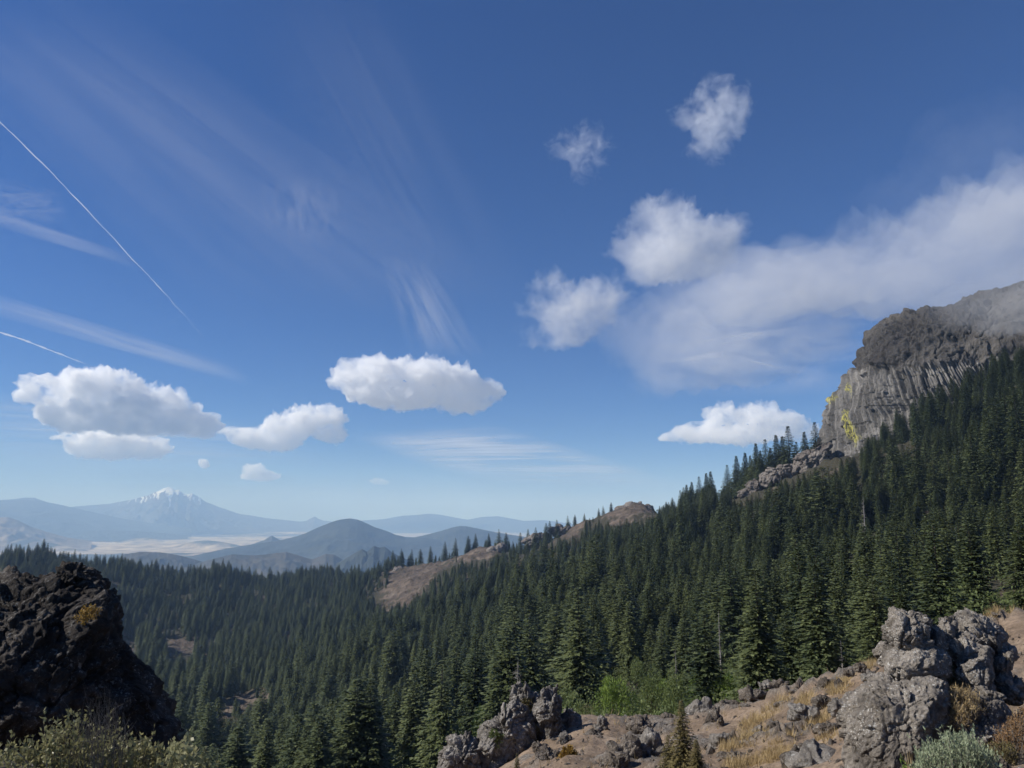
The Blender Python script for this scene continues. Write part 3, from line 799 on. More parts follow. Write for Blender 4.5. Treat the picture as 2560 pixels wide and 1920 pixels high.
# --- boulder pile at lower right
boul = [
    ('largest boulder of the pile, rounded and speckled with white lichen', [(1055, 1000), (1075, 880), (1110, 780), (1165, 700), (1250, 620), (1400, 600), (1500, 585), (1600, 585), (1690, 620), (1722, 700), (1735, 850), (1742, 960), (1670, 1040), (1600, 1150), (1560, 1300), (1400, 1400), (1200, 1380), (1090, 1200), (1058, 1080)], 8.3, 0.75),
    ('low boulder wedged between the largest boulder and the heart-shaped one', [(1318, 470), (1370, 435), (1480, 415), (1620, 430), (1700, 480), (1710, 570), (1620, 600), (1500, 620), (1400, 612), (1340, 570)], 8.7, 0.45),
    ('tall heart-shaped boulder on top of the pile', [(1332, 340), (1345, 260), (1372, 212), (1430, 205), (1470, 238), (1500, 225), (1555, 224), (1592, 262), (1602, 330), (1620, 420), (1580, 470), (1480, 480), (1400, 450), (1350, 400)], 8.8, 0.42),
    ('small dark boulder right of the heart-shaped one', [(1590, 360), (1620, 320), (1660, 330), (1690, 380), (1700, 450), (1680, 510), (1620, 500), (1585, 440)], 8.9, 0.22),
    ('small cleft boulder standing on the pile behind the dark one', [(1640, 300), (1670, 252), (1720, 240), (1772, 268), (1777, 320), (1745, 375), (1705, 405), (1660, 370)], 9.3, 0.2),
    ('big slanting boulder at the top right of the pile', [(1775, 300), (1795, 235), (1850, 210), (1925, 240), (2000, 300), (2080, 360), (2105, 430), (2060, 490), (1960, 500), (1880, 440), (1800, 400)], 9.8, 0.55),
    ('lichen-covered boulder in the middle of the pile', [(1690, 430), (1735, 365), (1820, 345), (1890, 400), (1965, 455), (1940, 500), (1850, 520), (1760, 530), (1700, 500)], 9.2, 0.35),
    ('blocky boulder with a pointed top right of the middle', [(1768, 540), (1790, 510), (1830, 500), (1920, 460), (1975, 452), (1990, 560), (1975, 650), (1880, 665), (1800, 645), (1775, 590)], 8.9, 0.4),
    ('dark boulder at the right end of the pile', [(1975, 490), (2040, 430), (2110, 430), (2168, 475), (2155, 545), (2100, 590), (2040, 600), (1990, 570)], 9.6, 0.35),
    ('round boulder below the pile with brown grass on its left', [(1830, 720), (1900, 660), (2000, 670), (2065, 770), (2075, 850), (2000, 930), (1900, 930), (1845, 850)], 8.6, 0.4),
    ('low shadowed boulder at the bottom of the pile', [(1745, 920), (1800, 860), (1900, 890), (2000, 930), (2060, 1000), (2040, 1080), (1940, 1120), (1820, 1080), (1750, 1010)], 8.3, 0.4),
    ('knobbly small boulder at the right foot of the pile', [(2010, 640), (2060, 600), (2140, 640), (2200, 700), (2180, 780), (2100, 790), (2030, 740)], 9.4, 0.3),
    ('broken rock behind the lower right boulders', [(1930, 560), (2020, 545), (2100, 580), (2110, 680), (2040, 720), (1960, 680)], 9.7, 0.3),
    ('shadowed rock in the crevice behind the largest boulder', [(1640, 560), (1700, 500), (1790, 560), (1830, 680), (1850, 820), (1830, 950), (1740, 980), (1660, 800)], 9.2, 0.4),
    ('small grey boulder leaning on the left side of the pile', [(1265, 470), (1280, 430), (1320, 412), (1362, 412), (1370, 450), (1340, 490), (1290, 500)], 10.5, 0.18),
]
for i, (lb, ol, r_, tk) in enumerate(boul):
    main = i in (0, 2, 5)
    me = rock_mesh('boulder', M['basalt'], Z5(ol), r_, tk, nt=330 if main else 170, nr=110 if main else 62, seed=100 + i, flat=1.35 + 0.2 * (i % 3),
                   disp=((0.5, 0.075, 6, 'f'), (0.26, 0.045, 1, 'v'), (0.10, 0.024, 1, 'v'), (0.035, 0.008, 2)), lean=0.05)
    link('boulder', me, label=lb, category='boulder', group='boulder pile at the lower right')

def hit(px, py, r0=3.0, r1=60.0):
    """range at which the sight line through a photo point meets the slope"""
    d = ray(px, py); h = np.hypot(d[0], d[1])
    rs = np.geomspace(r0, r1, 500)
    g = terr(d[0] / h * rs, d[1] / h * rs, False) - d[2] / h * rs
    k = np.argmax(g > 0)
    return float(rs[k]) if g[k] > 0 else None


# --- rocks lying on the near slope
srocks = [  # px, py, half width px, half height px, range, label
    (2009, 1783, 34, 19, 19, 'dark oblong rock lying on the straw-coloured slope'),
    (2052, 1752, 19, 12, 19.5, 'flat-topped rock just right of the dark oblong rock'),
    (1785, 1803, 24, 25, 23, 'rounded dark rock at the left edge of the slope'),
    (1803, 1858, 26, 25, 19, 'blocky dark rock near the bottom of the slope, left of a gap'),
    (1834, 1840, 7, 13, 19.5, 'thin upright stone beside the blocky dark rock'),
    (1862, 1858, 20, 17, 18, 'jagged rock right of the thin upright stone'),
    (1893, 1829, 15, 12, 19, 'small jagged rock above the straw patch'),
    (1930, 1819, 21, 10, 19, 'low dark ledge rock in the middle of the slope'),
    (1828, 1890, 34, 13, 17, 'long low rock at the bottom of the slope'),
    (1747, 1780, 32, 20, 27, 'dark mossy rock wall at the top left end of the slope'),
    (1812, 1768, 36, 13, 26, 'pale layered rock ridge on the left skyline of the slope'),
    (1878, 1733, 26, 10, 26, 'grey ledge on the skyline of the slope'),
    (1912, 1712, 20, 7, 27, 'thin grey ledge further up the slope skyline'),
    (2120, 1679, 13, 8, 21, 'small dark stone near the top of the slope'),
    (1998, 1886, 31, 24, 14, 'dark jagged rock at the bottom edge, left of the largest boulder'),
    (2035, 1908, 66, 22, 12.5, 'broad rock slab at the bottom edge beside the largest boulder'),
    (2062, 1866, 13, 9, 14.5, 'small stone above the broad slab'),
    (2072, 1818, 24, 16, 15.5, 'half-buried rock left of the largest boulder'),
    (2095, 1765, 26, 14, 15, 'flat half-buried rock beside the upper left of the largest boulder'),
    (2068, 1708, 22, 12, 19.5, 'dark rock among straw high on the slope'),
    (2150, 1668, 16, 9, 18, 'grey rock below the small leaning boulder'),
    (2175, 1690, 22, 9, 13, 'grey slab at the upper left shoulder of the largest boulder'),
    (2000, 1728, 24, 7, 22, 'low ledge high on the brown slope'),
    (1955, 1708, 26, 6, 25, 'long thin ledge near the slope skyline'),
    (1700, 1850, 20, 14, 24, 'grey stone behind the brown-green sapling'),
    (1604, 1813, 31, 21, 29, 'pale blocky rock at the edge of the dirt saddle'),
    (1670, 1799, 17, 14, 29, 'smaller pale rock right of the blocky one'),
    (1505, 1812, 14, 22, 31, 'standing stone between green shrubs at the saddle'),
    (1486, 1835, 20, 7, 30, 'low stones at the foot of the standing stone'),
    (1565, 1880, 38, 34, 21, 'rugged grey rock left of the brown-green sapling'),
    (1625, 1868, 34, 38, 22, 'tall rugged grey rock touching the brown-green sapling'),
    (1535, 1905, 32, 20, 20, 'low rock at the bottom edge, left of the rugged grey rocks'),
    (1372, 1893, 30, 18, 21, 'dark broken rock at the bottom edge by the orange bush'),
    (1412, 1848, 16, 10, 25, 'small dark rock at the right foot of the pinnacles'),
    (1350, 1868, 18, 9, 24, 'low dark rock under the central pinnacle'),
    (1480, 1833, 22, 5, 29, 'thin dark ledge at the back of the dirt saddle'),
    (2400, 1885, 26, 14, 6.6, 'small brown rock beside the silver-green bush'),
    (2515, 1850, 40, 22, 7.2, 'brown rock at the right edge under the rusty brush'),
    (2545, 1735, 22, 14, 8.5, 'stone at the right edge by the boulder pile'),
    (2470, 1640, 22, 12, 14, 'half-buried stone behind the right end of the boulder pile'),
]
for i, (px_, py_, hw, hh, r_, lb) in enumerate(srocks):
    k_ = 9
    ol = []
    rs = np.random.default_rng(500 + i)
    for j in range(k_):
        t_ = 2 * math.pi * j / k_
        q_ = 0.78 + 0.45 * rs.random()
        ol.append((px_ + math.cos(t_) * hw * q_, py_ - math.sin(t_) * hh * q_ + (hh * 0.5 if math.sin(t_) < -0.2 else 0)))
    r_ = hit(px_, py_ + hh * 0.6) or r_
    w = hw / F_PX * r_
    me = rock_mesh('rock', M['slope_rock'] if i % 3 else M['outcrop'], ol, r_, w * 0.8, nt=72, nr=30, seed=200 + i,
                   disp=((w * 1.1, w * 0.45, 5, 'f'), (w * 0.7, w * 0.2, 1, 'v'), (w * 0.16, w * 0.03, 2)))
    link('rock', me, label=lb, category='rock', group='rocks strewn over the near slope')

# loose stones: one object, too many to count
def build_stones():
    n = 4200
    px = rng.uniform(1250, 2700, n * 2); r = np.exp(rng.uniform(math.log(5.5), math.log(34), n * 2))
    az = np.arctan2((px - CX) / F_PX, 1.05)
    x = np.sin(az) * r; y = np.cos(az) * r
    keep = (fbm(np.stack([x, y, 0 * x], -1) / 2.5, 2, 5) + rng.random(n * 2) * 0.7) > 0.35
    x, y, r = x[keep][:n], y[keep][:n], r[keep][:n]
    z = terr(x, y)
    sz = (0.008 + 0.035 * rng.random(len(x)) ** 4) * (0.5 + r / 18)
    sz = sz * np.where(rng.random(len(x)) < 0.05, 2.6, 1.0)
    t_ = (1 + 5 ** 0.5) / 2
    ico = np.array([(-1, t_, 0), (1, t_, 0), (-1, -t_, 0), (1, -t_, 0), (0, -1, t_), (0, 1, t_), (0, -1, -t_), (0, 1, -t_), (t_, 0, -1), (t_, 0, 1), (-t_, 0, -1), (-t_, 0, 1)]) / 1.9
    fc = np.array([(0, 11, 5), (0, 5, 1), (0, 1, 7), (0, 7, 10), (0, 10, 11), (1, 5, 9), (5, 11, 4), (11, 10, 2), (10, 7, 6), (7, 1, 8), (3, 9, 4), (3, 4, 2), (3, 2, 6), (3, 6, 8), (3, 8, 9), (4, 9, 5), (2, 4, 11), (6, 2, 10), (8, 6, 7), (9, 8, 1)])
    m = len(x)
    V = ico[None] * (0.65 + 0.7 * rng.random((m, 12, 1))) * (sz[:, None] * (0.6 + rng.random((m, 3))))[:, None, :]
    V += np.stack([x, y, z], -1)[:, None, :]
    Fc = fc[None] + 12 * np.arange(m)[:, None, None]
    me = new_mesh('loose_stones', V.reshape(-1, 3), Fc.reshape(-1, 3), [M['slope_rock']], smooth=False)
    link('loose_stones', me, kind='stuff', label='loose stones and gravel scattered over the brown slope')


build_stones()

# ------------------------------------------------------------------ vegetation helpers
def tube(pts, rad, sides=5):
    """polyline tube; returns verts, quad faces"""
    pts = np.asarray(pts, float); n = len(pts); rad = np.broadcast_to(rad, n)
    d = np.gradient(pts, axis=0); d /= np.linalg.norm(d, axis=1, keepdims=True) + 1e-12
    ref = np.array([0.31, 0.95, 0.1]); u = np.cross(d, ref); u /= np.linalg.norm(u, axis=1, keepdims=True) + 1e-12
    v = np.cross(d, u)
    a_ = np.linspace(0, 2 * math.pi, sides, endpoint=False)
    V = pts[:, None] + rad[:, None, None] * (np.cos(a_)[None, :, None] * u[:, None] + np.sin(a_)[None, :, None] * v[:, None])
    i = np.arange(n - 1)[:, None]; j = np.arange(sides)[None]; j2 = (j + 1) % sides
    return V.reshape(-1, 3), np.stack([i * sides + j, i * sides + j2, (i + 1) * sides + j2, (i + 1) * sides + j], -1).reshape(-1, 4)


def leaf_quads(c, d, up, L, W):
    """rhombus leaves: centre base c, direction d, side vector from up"""
    d = d / (np.linalg.norm(d, axis=-1, keepdims=True) + 1e-9)
    s = np.cross(d, up); s /= np.linalg.norm(s, axis=-1, keepdims=True) + 1e-9
    L = np.asarray(L)[..., None]; W = np.asarray(W)[..., None]
    V = np.stack([c, c + d * L * 0.45 + s * W, c + d * L, c + d * L * 0.45 - s * W], -2)
    V = V.reshape(-1, 3)
    return V, np.arange(len(V)).reshape(-1, 4)


def merge(parts):
    Vs, Fs, n = [], [], 0
    for V, Fc in parts:
        Vs.append(V); Fs.append(Fc + n); n += len(V)
    return np.concatenate(Vs), np.concatenate(Fs)


def conifer(seed, width=0.13, start=0.10, whorls=48, dens=1.0, droop=0.25, gap=0.0, power=0.85):
    """unit-height fir crown (spray quads) and trunk"""
    g = np.random.default_rng(seed)
    C, D, U, L, W, tint = [], [], [], [], [], []
    lop = g.uniform(0.75, 1.2, 8)
    for i in range(whorls):
        t = start + (1 - start) * (i / (whorls - 1)) ** 0.93
        if i == whorls - 1: t = 0.995
        R = width * ((1 - t) / (1 - start)) ** power * (0.85 + 0.3 * g.random()) + 0.006
        R *= 0.75 + 0.25 * min(1, (t - start) * 7 + 0.3)
        nb = max(5, int(round((6 + 6.5 * (R / width)) * dens)))
        a0 = g.random() * 6.28
        for b in range(nb):
            if g.random() < gap: continue
            a_ = a0 + 6.283 * b / nb + g.normal(0, 0.2)
            rl = R * g.uniform(0.65, 1.15) * lop[int((a_ % 6.283) / 6.284 * 8)]
            ns = max(2, int(rl / 0.014))
            rise = 0.25 * (t ** 2)
            dirh = np.array([math.cos(a_), math.sin(a_), 0])
            z0 = t + g.normal(0, 0.005)
            for s_ in range(ns):
                f = (s_ + 0.7) / ns
                p = dirh * rl * f + np.array([0, 0, z0 + rl * (rise * f - droop * f * f * (1.3 - t))])
                for side in (-1, 1):
                    ang = a_ + side * g.uniform(0.35, 0.9)
                    dd = np.array([math.cos(ang), math.sin(ang), -0.25 - 0.5 * g.random() + t * 0.5])
                    C.append(p + g.normal(0, 0.002, 3)); D.append(dd)
                    U.append((g.normal(0, 0.45), g.normal(0, 0.45), 1.0))
                    L.append((0.023 + 0.014 * g.random()) * (0.6 + 0.6 * R / width)); W.append(0.0062 + 0.0033 * g.random())
                    tint.append(0.05 + 0.95 * f * f * g.random() + 0.15 * t)  # outer and upper sprays lighter: highlights and dark interior put into the colour
    V, Fc = leaf_quads(np.array(C), np.array(D), np.array(U), np.array(L), np.array(W))
    tr = tube([(0, 0, -0.03), (0, 0, 0.3), (0, 0, 0.7), (0, 0, 1.0)], np.array([0.011, 0.009, 0.005, 0.0008]), 5)
    return V, Fc, np.repeat(np.array(tint), 4), tr


CON_SPEC = [dict(width=0.17, start=0.06, power=0.72), dict(width=0.135, start=0.08, power=0.6), dict(width=0.19, start=0.04, power=0.8), dict(width=0.155, start=0.12, droop=0.4, gap=0.08, power=0.6),
            dict(width=0.13, start=0.03, power=0.55, droop=0.35), dict(width=0.20, start=0.08, whorls=40, droop=0.15, gap=0.1, power=0.85), dict(width=0.16, start=0.16, gap=0.2, power=0.55, whorls=42)]
PROTO = []
CON_SPEC += [dict(width=0.23, start=0.05, whorls=34, dens=1.7, droop=0.3, power=1.1), dict(width=0.19, start=0.03, whorls=60, dens=1.6, power=1.05)]   # open-grown skyline firs
for i, sp in enumerate(CON_SPEC):
    V, Fc, tint, (tv, tf) = conifer(10 + i, **sp)
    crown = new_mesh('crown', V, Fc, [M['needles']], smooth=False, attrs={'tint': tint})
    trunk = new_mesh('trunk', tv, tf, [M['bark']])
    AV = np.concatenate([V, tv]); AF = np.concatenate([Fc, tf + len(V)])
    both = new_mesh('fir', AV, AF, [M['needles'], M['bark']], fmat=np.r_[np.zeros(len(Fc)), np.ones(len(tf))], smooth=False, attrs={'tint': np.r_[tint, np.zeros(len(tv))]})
    PROTO.append((crown, trunk, both))

# ------------------------------------------------------------------ where the trees stand
def horizon_table():
    az = np.radians(np.linspace(-44, 44, 700)); r = np.geomspace(4, 1800, 420)
    A, R = np.meshgrid(az, r, indexing='ij')
    z = terr(np.sin(A) * R, np.cos(A) * R, False)
    occ = z + np.where(R > 70, 9.0, 0.0)
    s = np.maximum.accumulate(occ / R, 1)
    return az, np.log(r), s, z / R


HA, HR, HS, HG = horizon_table()


def hidden(x, y, ztop):
    r = np.hypot(x, y); az = np.arctan2(x, y)
    i = np.clip(np.round((az - HA[0]) / (HA[1] - HA[0])).astype(int), 0, len(HA) - 1)
    j = np.clip(((np.log(r * 0.985) - HR[0]) / (HR[1] - HR[0])).astype(int), 0, len(HR) - 1)
    return ztop / r < HS[i, j]


_far = HR > math.log(380)
CREST = np.exp(HR[_far])[np.argmax(HG[:, _far], 1)]


TOP_X = [-200, 0, 100, 200, 300, 400, 500, 600, 700, 800, 900, 1000, 1100, 1200, 1300, 1400, 1490, 1540, 1640, 1660, 1700, 1800, 1850, 1900, 1960, 2000, 2060, 2140, 2180, 2300, 2400, 2560, 2800]
TOP_Y = [1370, 1356, 1346, 1360, 1386, 1396, 1394, 1396, 1386, 1388, 1366, 1345, 1325, 1300, 1290, 1290, 1292, 1305, 1290, 1240, 1225, 1215, 1248, 1220, 1198, 1188, 1168, 1140, 1085, 990, 930, 852, 800]


def place_forest():
    pts = []
    # jittered grid, coarser further off
    for (r0, r1, st) in ((48, 130, 4.4), (130, 330, 5.2), (330, 620, 6.3), (620, 1750, 7.4)):
        xs = np.arange(-r1 * 0.74, r1 * 0.74, st); ys = np.arange(0, r1, st)
        X, Y = np.meshgrid(xs, ys); X = X.ravel(); Y = Y.ravel()
        X = X + rng.uniform(-0.5, 0.5, X.size) * st; Y = Y + rng.uniform(-0.5, 0.5, Y.size) * st
        R = np.hypot(X, Y); az = np.arctan2(X, Y)
        k = (R >= r0) & (R < r1) & (np.abs(az) < math.radians(41.5))
        pts.append(np.stack([X[k], Y[k]], -1))
    p = np.concatenate(pts)
    x, y = p[:, 0], p[:, 1]; r = np.hypot(x, y); az = np.arctan2(x, y)
    q = np.stack([x, y, 0 * x], -1)
    z = terr(x, y)
    px, py = proj(np.stack([x, y, z], -1))
    h = np.clip(16.5 + 15 * fbm(q / 60, 3, 88) + rng.gamma(2.0, 3.4, len(x)) - 5.5, 7, 36)
    h = h * np.interp(r, [130, 300, 500, 900], [0.92, 0.88, 0.92, 0.8])
    h = np.where(r < 130, h * np.interp(r, [50, 130], [0.42, 0.95]), h)
    h = h * np.where(rng.random(len(x)) < 0.2, 0.5, 1)
    h = np.where((r < 420) & (px > 1500), h * 0.9, h)
    crest = CREST[np.clip(np.round((az - HA[0]) / (HA[1] - HA[0])).astype(int), 0, len(HA) - 1)]
    h = np.where((px > 900) & (px < 1700) & (r > 620), h * 0.72, h)
    bare = np.zeros(len(x), bool)
    for fr_ in (0.0, 0.3, 0.6, 0.85):
        mpx, mpy = proj(np.stack([x, y, z + fr_ * h], -1))
        for poly in BARE: bare |= in_poly(mpx, mpy, poly) & (r < crest * 1.01)
    keep = ~bare | (rng.random(len(x)) < np.where(r > 600, np.interp(px, [980, 1130], [0.10, 0.34]), 0.16))
    h = np.where(bare, h * 0.4, h)
    # crest of the brown spur: scattered groups only
    spur = (px > 1040) & (px < 1660) & (r > crest * 0.97) & (r < crest * 1.15)
    keep &= ~spur | (noise(q / 28, 17) + rng.random(len(x)) * 0.35 > -0.1)
    h = np.where(spur, h * 0.9, h)
    # the ground left of the bare peak and beyond the crest
    keep &= ~((px > 1500) & (px < 1640) & (r > 820))
    # open scrub in the hollow just behind the near slope
    scrub = ((r < 125) & (px > 960) & (px < 2200)) | ((r < 185) & (px > 930) & (px < 1190))
    keep &= ~scrub | (rng.random(len(x)) < np.interp(px, [1850, 1960], [0.13, 0.8]))
    keep &= ~((r < 70) & (px < 1700)) | (rng.random(len(x)) < 0.1)
    # keep clear of the cliff body
    keep &= ~((px > 2035) & (r > 478)) & ~((px > 1840) & (px < 2040) & (r > 530) & (r < 570))
    keep &= ~((px > 1850) & (r > 492))
    line = np.interp(px, TOP_X, TOP_Y) + 14 * noise(q / 12, 45) + rng.uniform(-6, 14, len(x))
    d_ = ray(px, line); lim = d_[:, 2] / np.hypot(d_[:, 0], d_[:, 1]) * r - z
    h = np.where(r > 130, np.minimum(h, lim), h)
    line = np.interp(px, [-200, 0, 450, 600, 800, 950, 1070, 1300, 1600, 2000, 2300, 2600], [2100, 2050, 1890, 1840, 1765, 1690, 1610, 1520, 1440, 1360, 1300, 1240]) + 40 * noise(q / 9, 46) + rng.uniform(-25, 50, len(x))
    d_ = ray(px, line); lim = d_[:, 2] / np.hypot(d_[:, 0], d_[:, 1]) * r - z
    h = np.where(r < 250, np.minimum(h, lim), h)
    keep &= h > 6
    keep &= (fbm(q / 22, 2, 99) > -0.33) | (px > 2350)
    keep &= ~hidden(x, y, z + h)
    keep &= (px > -160) & (px < 2720)
    tpx, tpy = proj(np.stack([x, y, z + h], -1))
    keep &= tpy < 1960
    # nothing taller than the photo's bare skyline right of the saddle
    p = np.stack([x, y, z], -1)[keep]
    return p, h[keep]


TP, TH = place_forest()

# skyline firs that can be told apart: (top px, top py, range)
HERO = [(1969, 1066, 520, 'tallest fir on the skyline, with open tiers, left of the cliff foot'), (1939, 1089, 525, 'dense dark fir just left of the tallest skyline fir'),
        (1912, 1099, 530, 'pointed fir two places left of the tallest skyline fir'), (1889, 1110, 535, 'narrow fir three places left of the tallest skyline fir'),
        (2010, 1081, 515, 'fir between the tallest skyline fir and the cliff'), (2036, 1056, 512, 'fir touching the lower left edge of the cliff'),
        (1840, 1141, 560, 'fir on the skyline at the top of the long descending row'), (1862, 1133, 550, 'dark fir between the descending row and the narrow skyline fir'),
        (1817, 1163, 575, 'fir at the left end of the tall skyline group, beside the notch'), (1776, 1180, 600, 'tall thin fir just left of the notch in the skyline'),
        (1765, 1184, 605, 'thin fir touching the tall thin fir by the notch'), (1747, 1192, 610, 'dark fir third left of the notch in the skyline'),
        (1729, 1206, 620, 'fir fourth left of the notch in the skyline'), (1716, 1213, 625, 'slender fir fifth left of the notch in the skyline'),
        (1700, 1226, 640, 'small fir sixth left of the notch in the skyline'), (1955, 1092, 528, 'fir standing in front of the tallest skyline fir'),
        (1925, 1120, 522, 'short fir between two dark skyline firs'), (1990, 1105, 518, 'short fir right of the tallest skyline fir'), (1900, 1128, 520, 'short fir below the narrow skyline firs'), (1875, 1140, 540, 'short fir left of the narrow skyline firs')]


def make_tree(k, loc, h, rz, label, category='fir tree', group=None, name='fir_tree', wid=1.0, needles=None):
    e_ = bpy.data.objects.new(name, None)
    e_.empty_display_size = 0.5
    e_.location = loc; e_.scale = (h * wid, h * wid, h); e_.rotation_euler = (0, 0, rz)
    e_['label'] = label; e_['category'] = category
    if group: e_['group'] = group
    COL.objects.link(e_)
    for nm, me_ in (('crown', PROTO[k][0]), ('trunk', PROTO[k][1])):
        c_ = bpy.data.objects.new(nm, me_); c_.parent = e_; COL.objects.link(c_)
        if needles is not None and nm == 'crown':
            c_.material_slots[0].link = 'OBJECT'; c_.material_slots[0].material = needles
    return e_


SPUR = [(983, 1358), (1004, 1362), (1030, 1352), (1052, 1349), (1077, 1347), (1113, 1342), (1139, 1344), (1171, 1334), (1189, 1334), (1222, 1333), (1247, 1320), (1265, 1318),
        (1301, 1309), (1320, 1300), (1339, 1298), (1365, 1291), (1374, 1289), (1392, 1295), (1419, 1289), (1437, 1286), (1461, 1291), (1497, 1284), (1508, 1280), (1528, 1273)]
NFREE = 300 - len(HERO) - len(SPUR)
tpx, tpy = proj(TP + np.stack([0 * TH, 0 * TH, TH], -1))
bpx, bpy_ = proj(TP)
size = np.abs(bpy_ - tpy)
tr_ = np.hypot(TP[:, 0], TP[:, 1])
inside = (tpx > -10) & (tpx < 2570) & (tpy < 1910) & (tpy > 0)
order = np.argsort(-np.where(inside, size, 0))[:NFREE]
sel = np.zeros(len(TH), bool); sel[order] = True
kvar = rng.integers(0, 7, len(TH))
rot = rng.uniform(0, 6.283, len(TH))
fat = np.clip(rng.normal(1.15, 0.17, len(TH)) * np.interp(TH, [8, 28], [1.15, 0.95]), 0.8, 1.6)


SHAPES = ['evenly tapered', 'slim', 'broad', 'droopy', 'columnar', 'wide tiered', 'ragged open']
ORD = ['leftmost', 'second from left', 'third from left', 'fourth from left', 'fifth from left', 'sixth from left', 'seventh from left', 'eighth from left', 'ninth from left', 'tenth from left',
       'eleventh from left', 'twelfth from left', 'thirteenth from left', 'fourteenth from left', 'fifteenth from left', 'sixteenth from left']


def forest_region(i):
    x_, r_ = tpx[i], tr_[i]
    if r_ < 80: return 'young firs in the shrubby hollow'
    if x_ < 700: return 'firs in the ravine beside the shaded crag' if r_ > 300 else 'firs at the bottom edge by the shaded crag'
    if x_ < 1150: return 'firs left of the pinnacled outcrop' if r_ < 180 else 'firs far left of the pinnacled outcrop'
    if x_ < 1450: return 'firs close behind the pinnacled outcrop' if r_ < 180 else 'firs upslope of the pinnacled outcrop'
    if x_ < 1800: return 'firs close above the dirt saddle' if r_ < 160 else 'firs higher above the dirt saddle'
    if x_ < 2180: return 'firs close above the grassy slope' if r_ < 160 else 'firs higher above the grassy slope'
    return 'firs close behind the boulder pile' if r_ < 160 else 'firs higher behind the boulder pile'


_cls = {}
for i in order: _cls.setdefault((forest_region(i), int(kvar[i])), []).append(i)
_lab = {}
for (rg, kv), ii in _cls.items():
    ii = sorted(ii, key=lambda q_: tpx[q_])
    for n_, q_ in enumerate(ii):
        _lab[q_] = (('only %s one of the %s' % (SHAPES[kv], rg)) if len(ii) == 1 else '%s of the %s %s' % (ORD[min(n_, 15)], SHAPES[kv], rg), rg)


def forest_label(i): return _lab[i]


for i in order:
    lb, gp = forest_label(i)
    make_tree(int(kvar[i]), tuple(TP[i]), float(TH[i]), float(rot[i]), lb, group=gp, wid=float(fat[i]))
for i, (hx, hy, hr, lb) in enumerate(HERO):
    top = P(hx, hy, np.array(float(hr)))
    gz = float(terr(top[0], top[1])[0])
    hh = min(max(top[2] - gz, 16), 46); top[2] = min(top[2], gz + hh)
    make_tree(7 if i == 0 else 8 - (i % 3 == 2), (top[0], top[1], top[2] - hh), hh, i * 1.3, lb, group='firs on the skyline left of the cliff', wid=1.4)


for i, (hx, hy) in enumerate(SPUR):
    d_ = ray(hx, hy); az_ = math.atan2(d_[0], d_[1])
    cr_ = float(CREST[int(np.clip(round((az_ - HA[0]) / (HA[1] - HA[0])), 0, len(HA) - 1))]) * 1.012
    top = P(hx, hy, np.array(cr_)); gz = float(terr(top[0], top[1])[0])
    hh = float(np.clip(top[2] - gz, 13, 27))
    half = 'left' if i < 12 else 'right'
    make_tree([0, 2, 5, 3][i % 4], (top[0], top[1], gz - 0.3), hh, i * 1.7, '%s of the firs lining the %s half of the bare spur crest' % (ORD[i % 12], half), group='firs lining the %s half of the bare spur crest' % half, wid=1.25)


def build_forest_mass():
    m = ~sel
    V = TP[m]; n = len(V)
    me = bpy.data.meshes.new('fir_forest')
    me.vertices.add(n); me.vertices.foreach_set('co', V.astype(np.float32).ravel())
    for an, tp, val in (('size', 'FLOAT', TH[m]), ('turn', 'FLOAT', rot[m]), ('girth', 'FLOAT', (fat * TH)[m]), ('lean', 'FLOAT', rng.normal(0, 0.022, n)), ('variant', 'INT', kvar[m])):
        at = me.attributes.new(an, tp, 'POINT'); at.data.foreach_set('value', val.astype(np.int32 if tp == 'INT' else np.float32))
    o = link('fir_forest', me, kind='stuff', label='dense dark fir forest covering the mountainside and the far ridge')
    ng = bpy.data.node_groups.new('fir_forest', 'GeometryNodeTree')
    ng.interface.new_socket('Geometry', in_out='INPUT', socket_type='NodeSocketGeometry')
    ng.interface.new_socket('Geometry', in_out='OUTPUT', socket_type='NodeSocketGeometry')
    N = ng.nodes; L = ng.links
    gi = N.new('NodeGroupInput'); go = N.new('NodeGroupOutput'); jn = N.new('GeometryNodeJoinGeometry')
    def named(nm, tp):
        a_ = N.new('GeometryNodeInputNamedAttribute'); a_.data_type = tp; a_.inputs[0].default_value = nm
        return [s_ for s_ in a_.outputs if s_.enabled][0]
    sz, tn, vr = named('size', 'FLOAT'), named('turn', 'FLOAT'), named('variant', 'INT')
    cx = N.new('ShaderNodeCombineXYZ'); L.new(tn, cx.inputs[2]); L.new(named('lean', 'FLOAT'), cx.inputs[0])
    sc = N.new('ShaderNodeCombineXYZ')
    gt = named('girth', 'FLOAT')
    L.new(gt, sc.inputs[0]); L.new(gt, sc.inputs[1]); L.new(sz, sc.inputs[2])
    for k in range(7):
        po = bpy.data.objects.new('fir_pattern', PROTO[k][2])
        oi = N.new('GeometryNodeObjectInfo'); oi.inputs['Object'].default_value = po; oi.inputs['As Instance'].default_value = True
        cmp = N.new('FunctionNodeCompare'); cmp.data_type = 'INT'; cmp.operation = 'EQUAL'
        ins = [s_ for s_ in cmp.inputs if s_.enabled]
        L.new(vr, ins[0]); ins[1].default_value = k
        ip = N.new('GeometryNodeInstanceOnPoints')
        L.new(gi.outputs[0], ip.inputs['Points']); L.new(cmp.outputs[0], ip.inputs['Selection']); L.new(oi.outputs['Geometry'], ip.inputs['Instance'])
        L.new(cx.outputs[0], ip.inputs['Rotation']); L.new(sc.outputs[0], ip.inputs['Scale'])
        L.new(ip.outputs[0], jn.inputs[0])
    L.new(jn.outputs[0], go.inputs[0])
    md = o.modifiers.new('forest', 'NODES'); md.node_group = ng
    print('forest instances', n)


build_forest_mass()

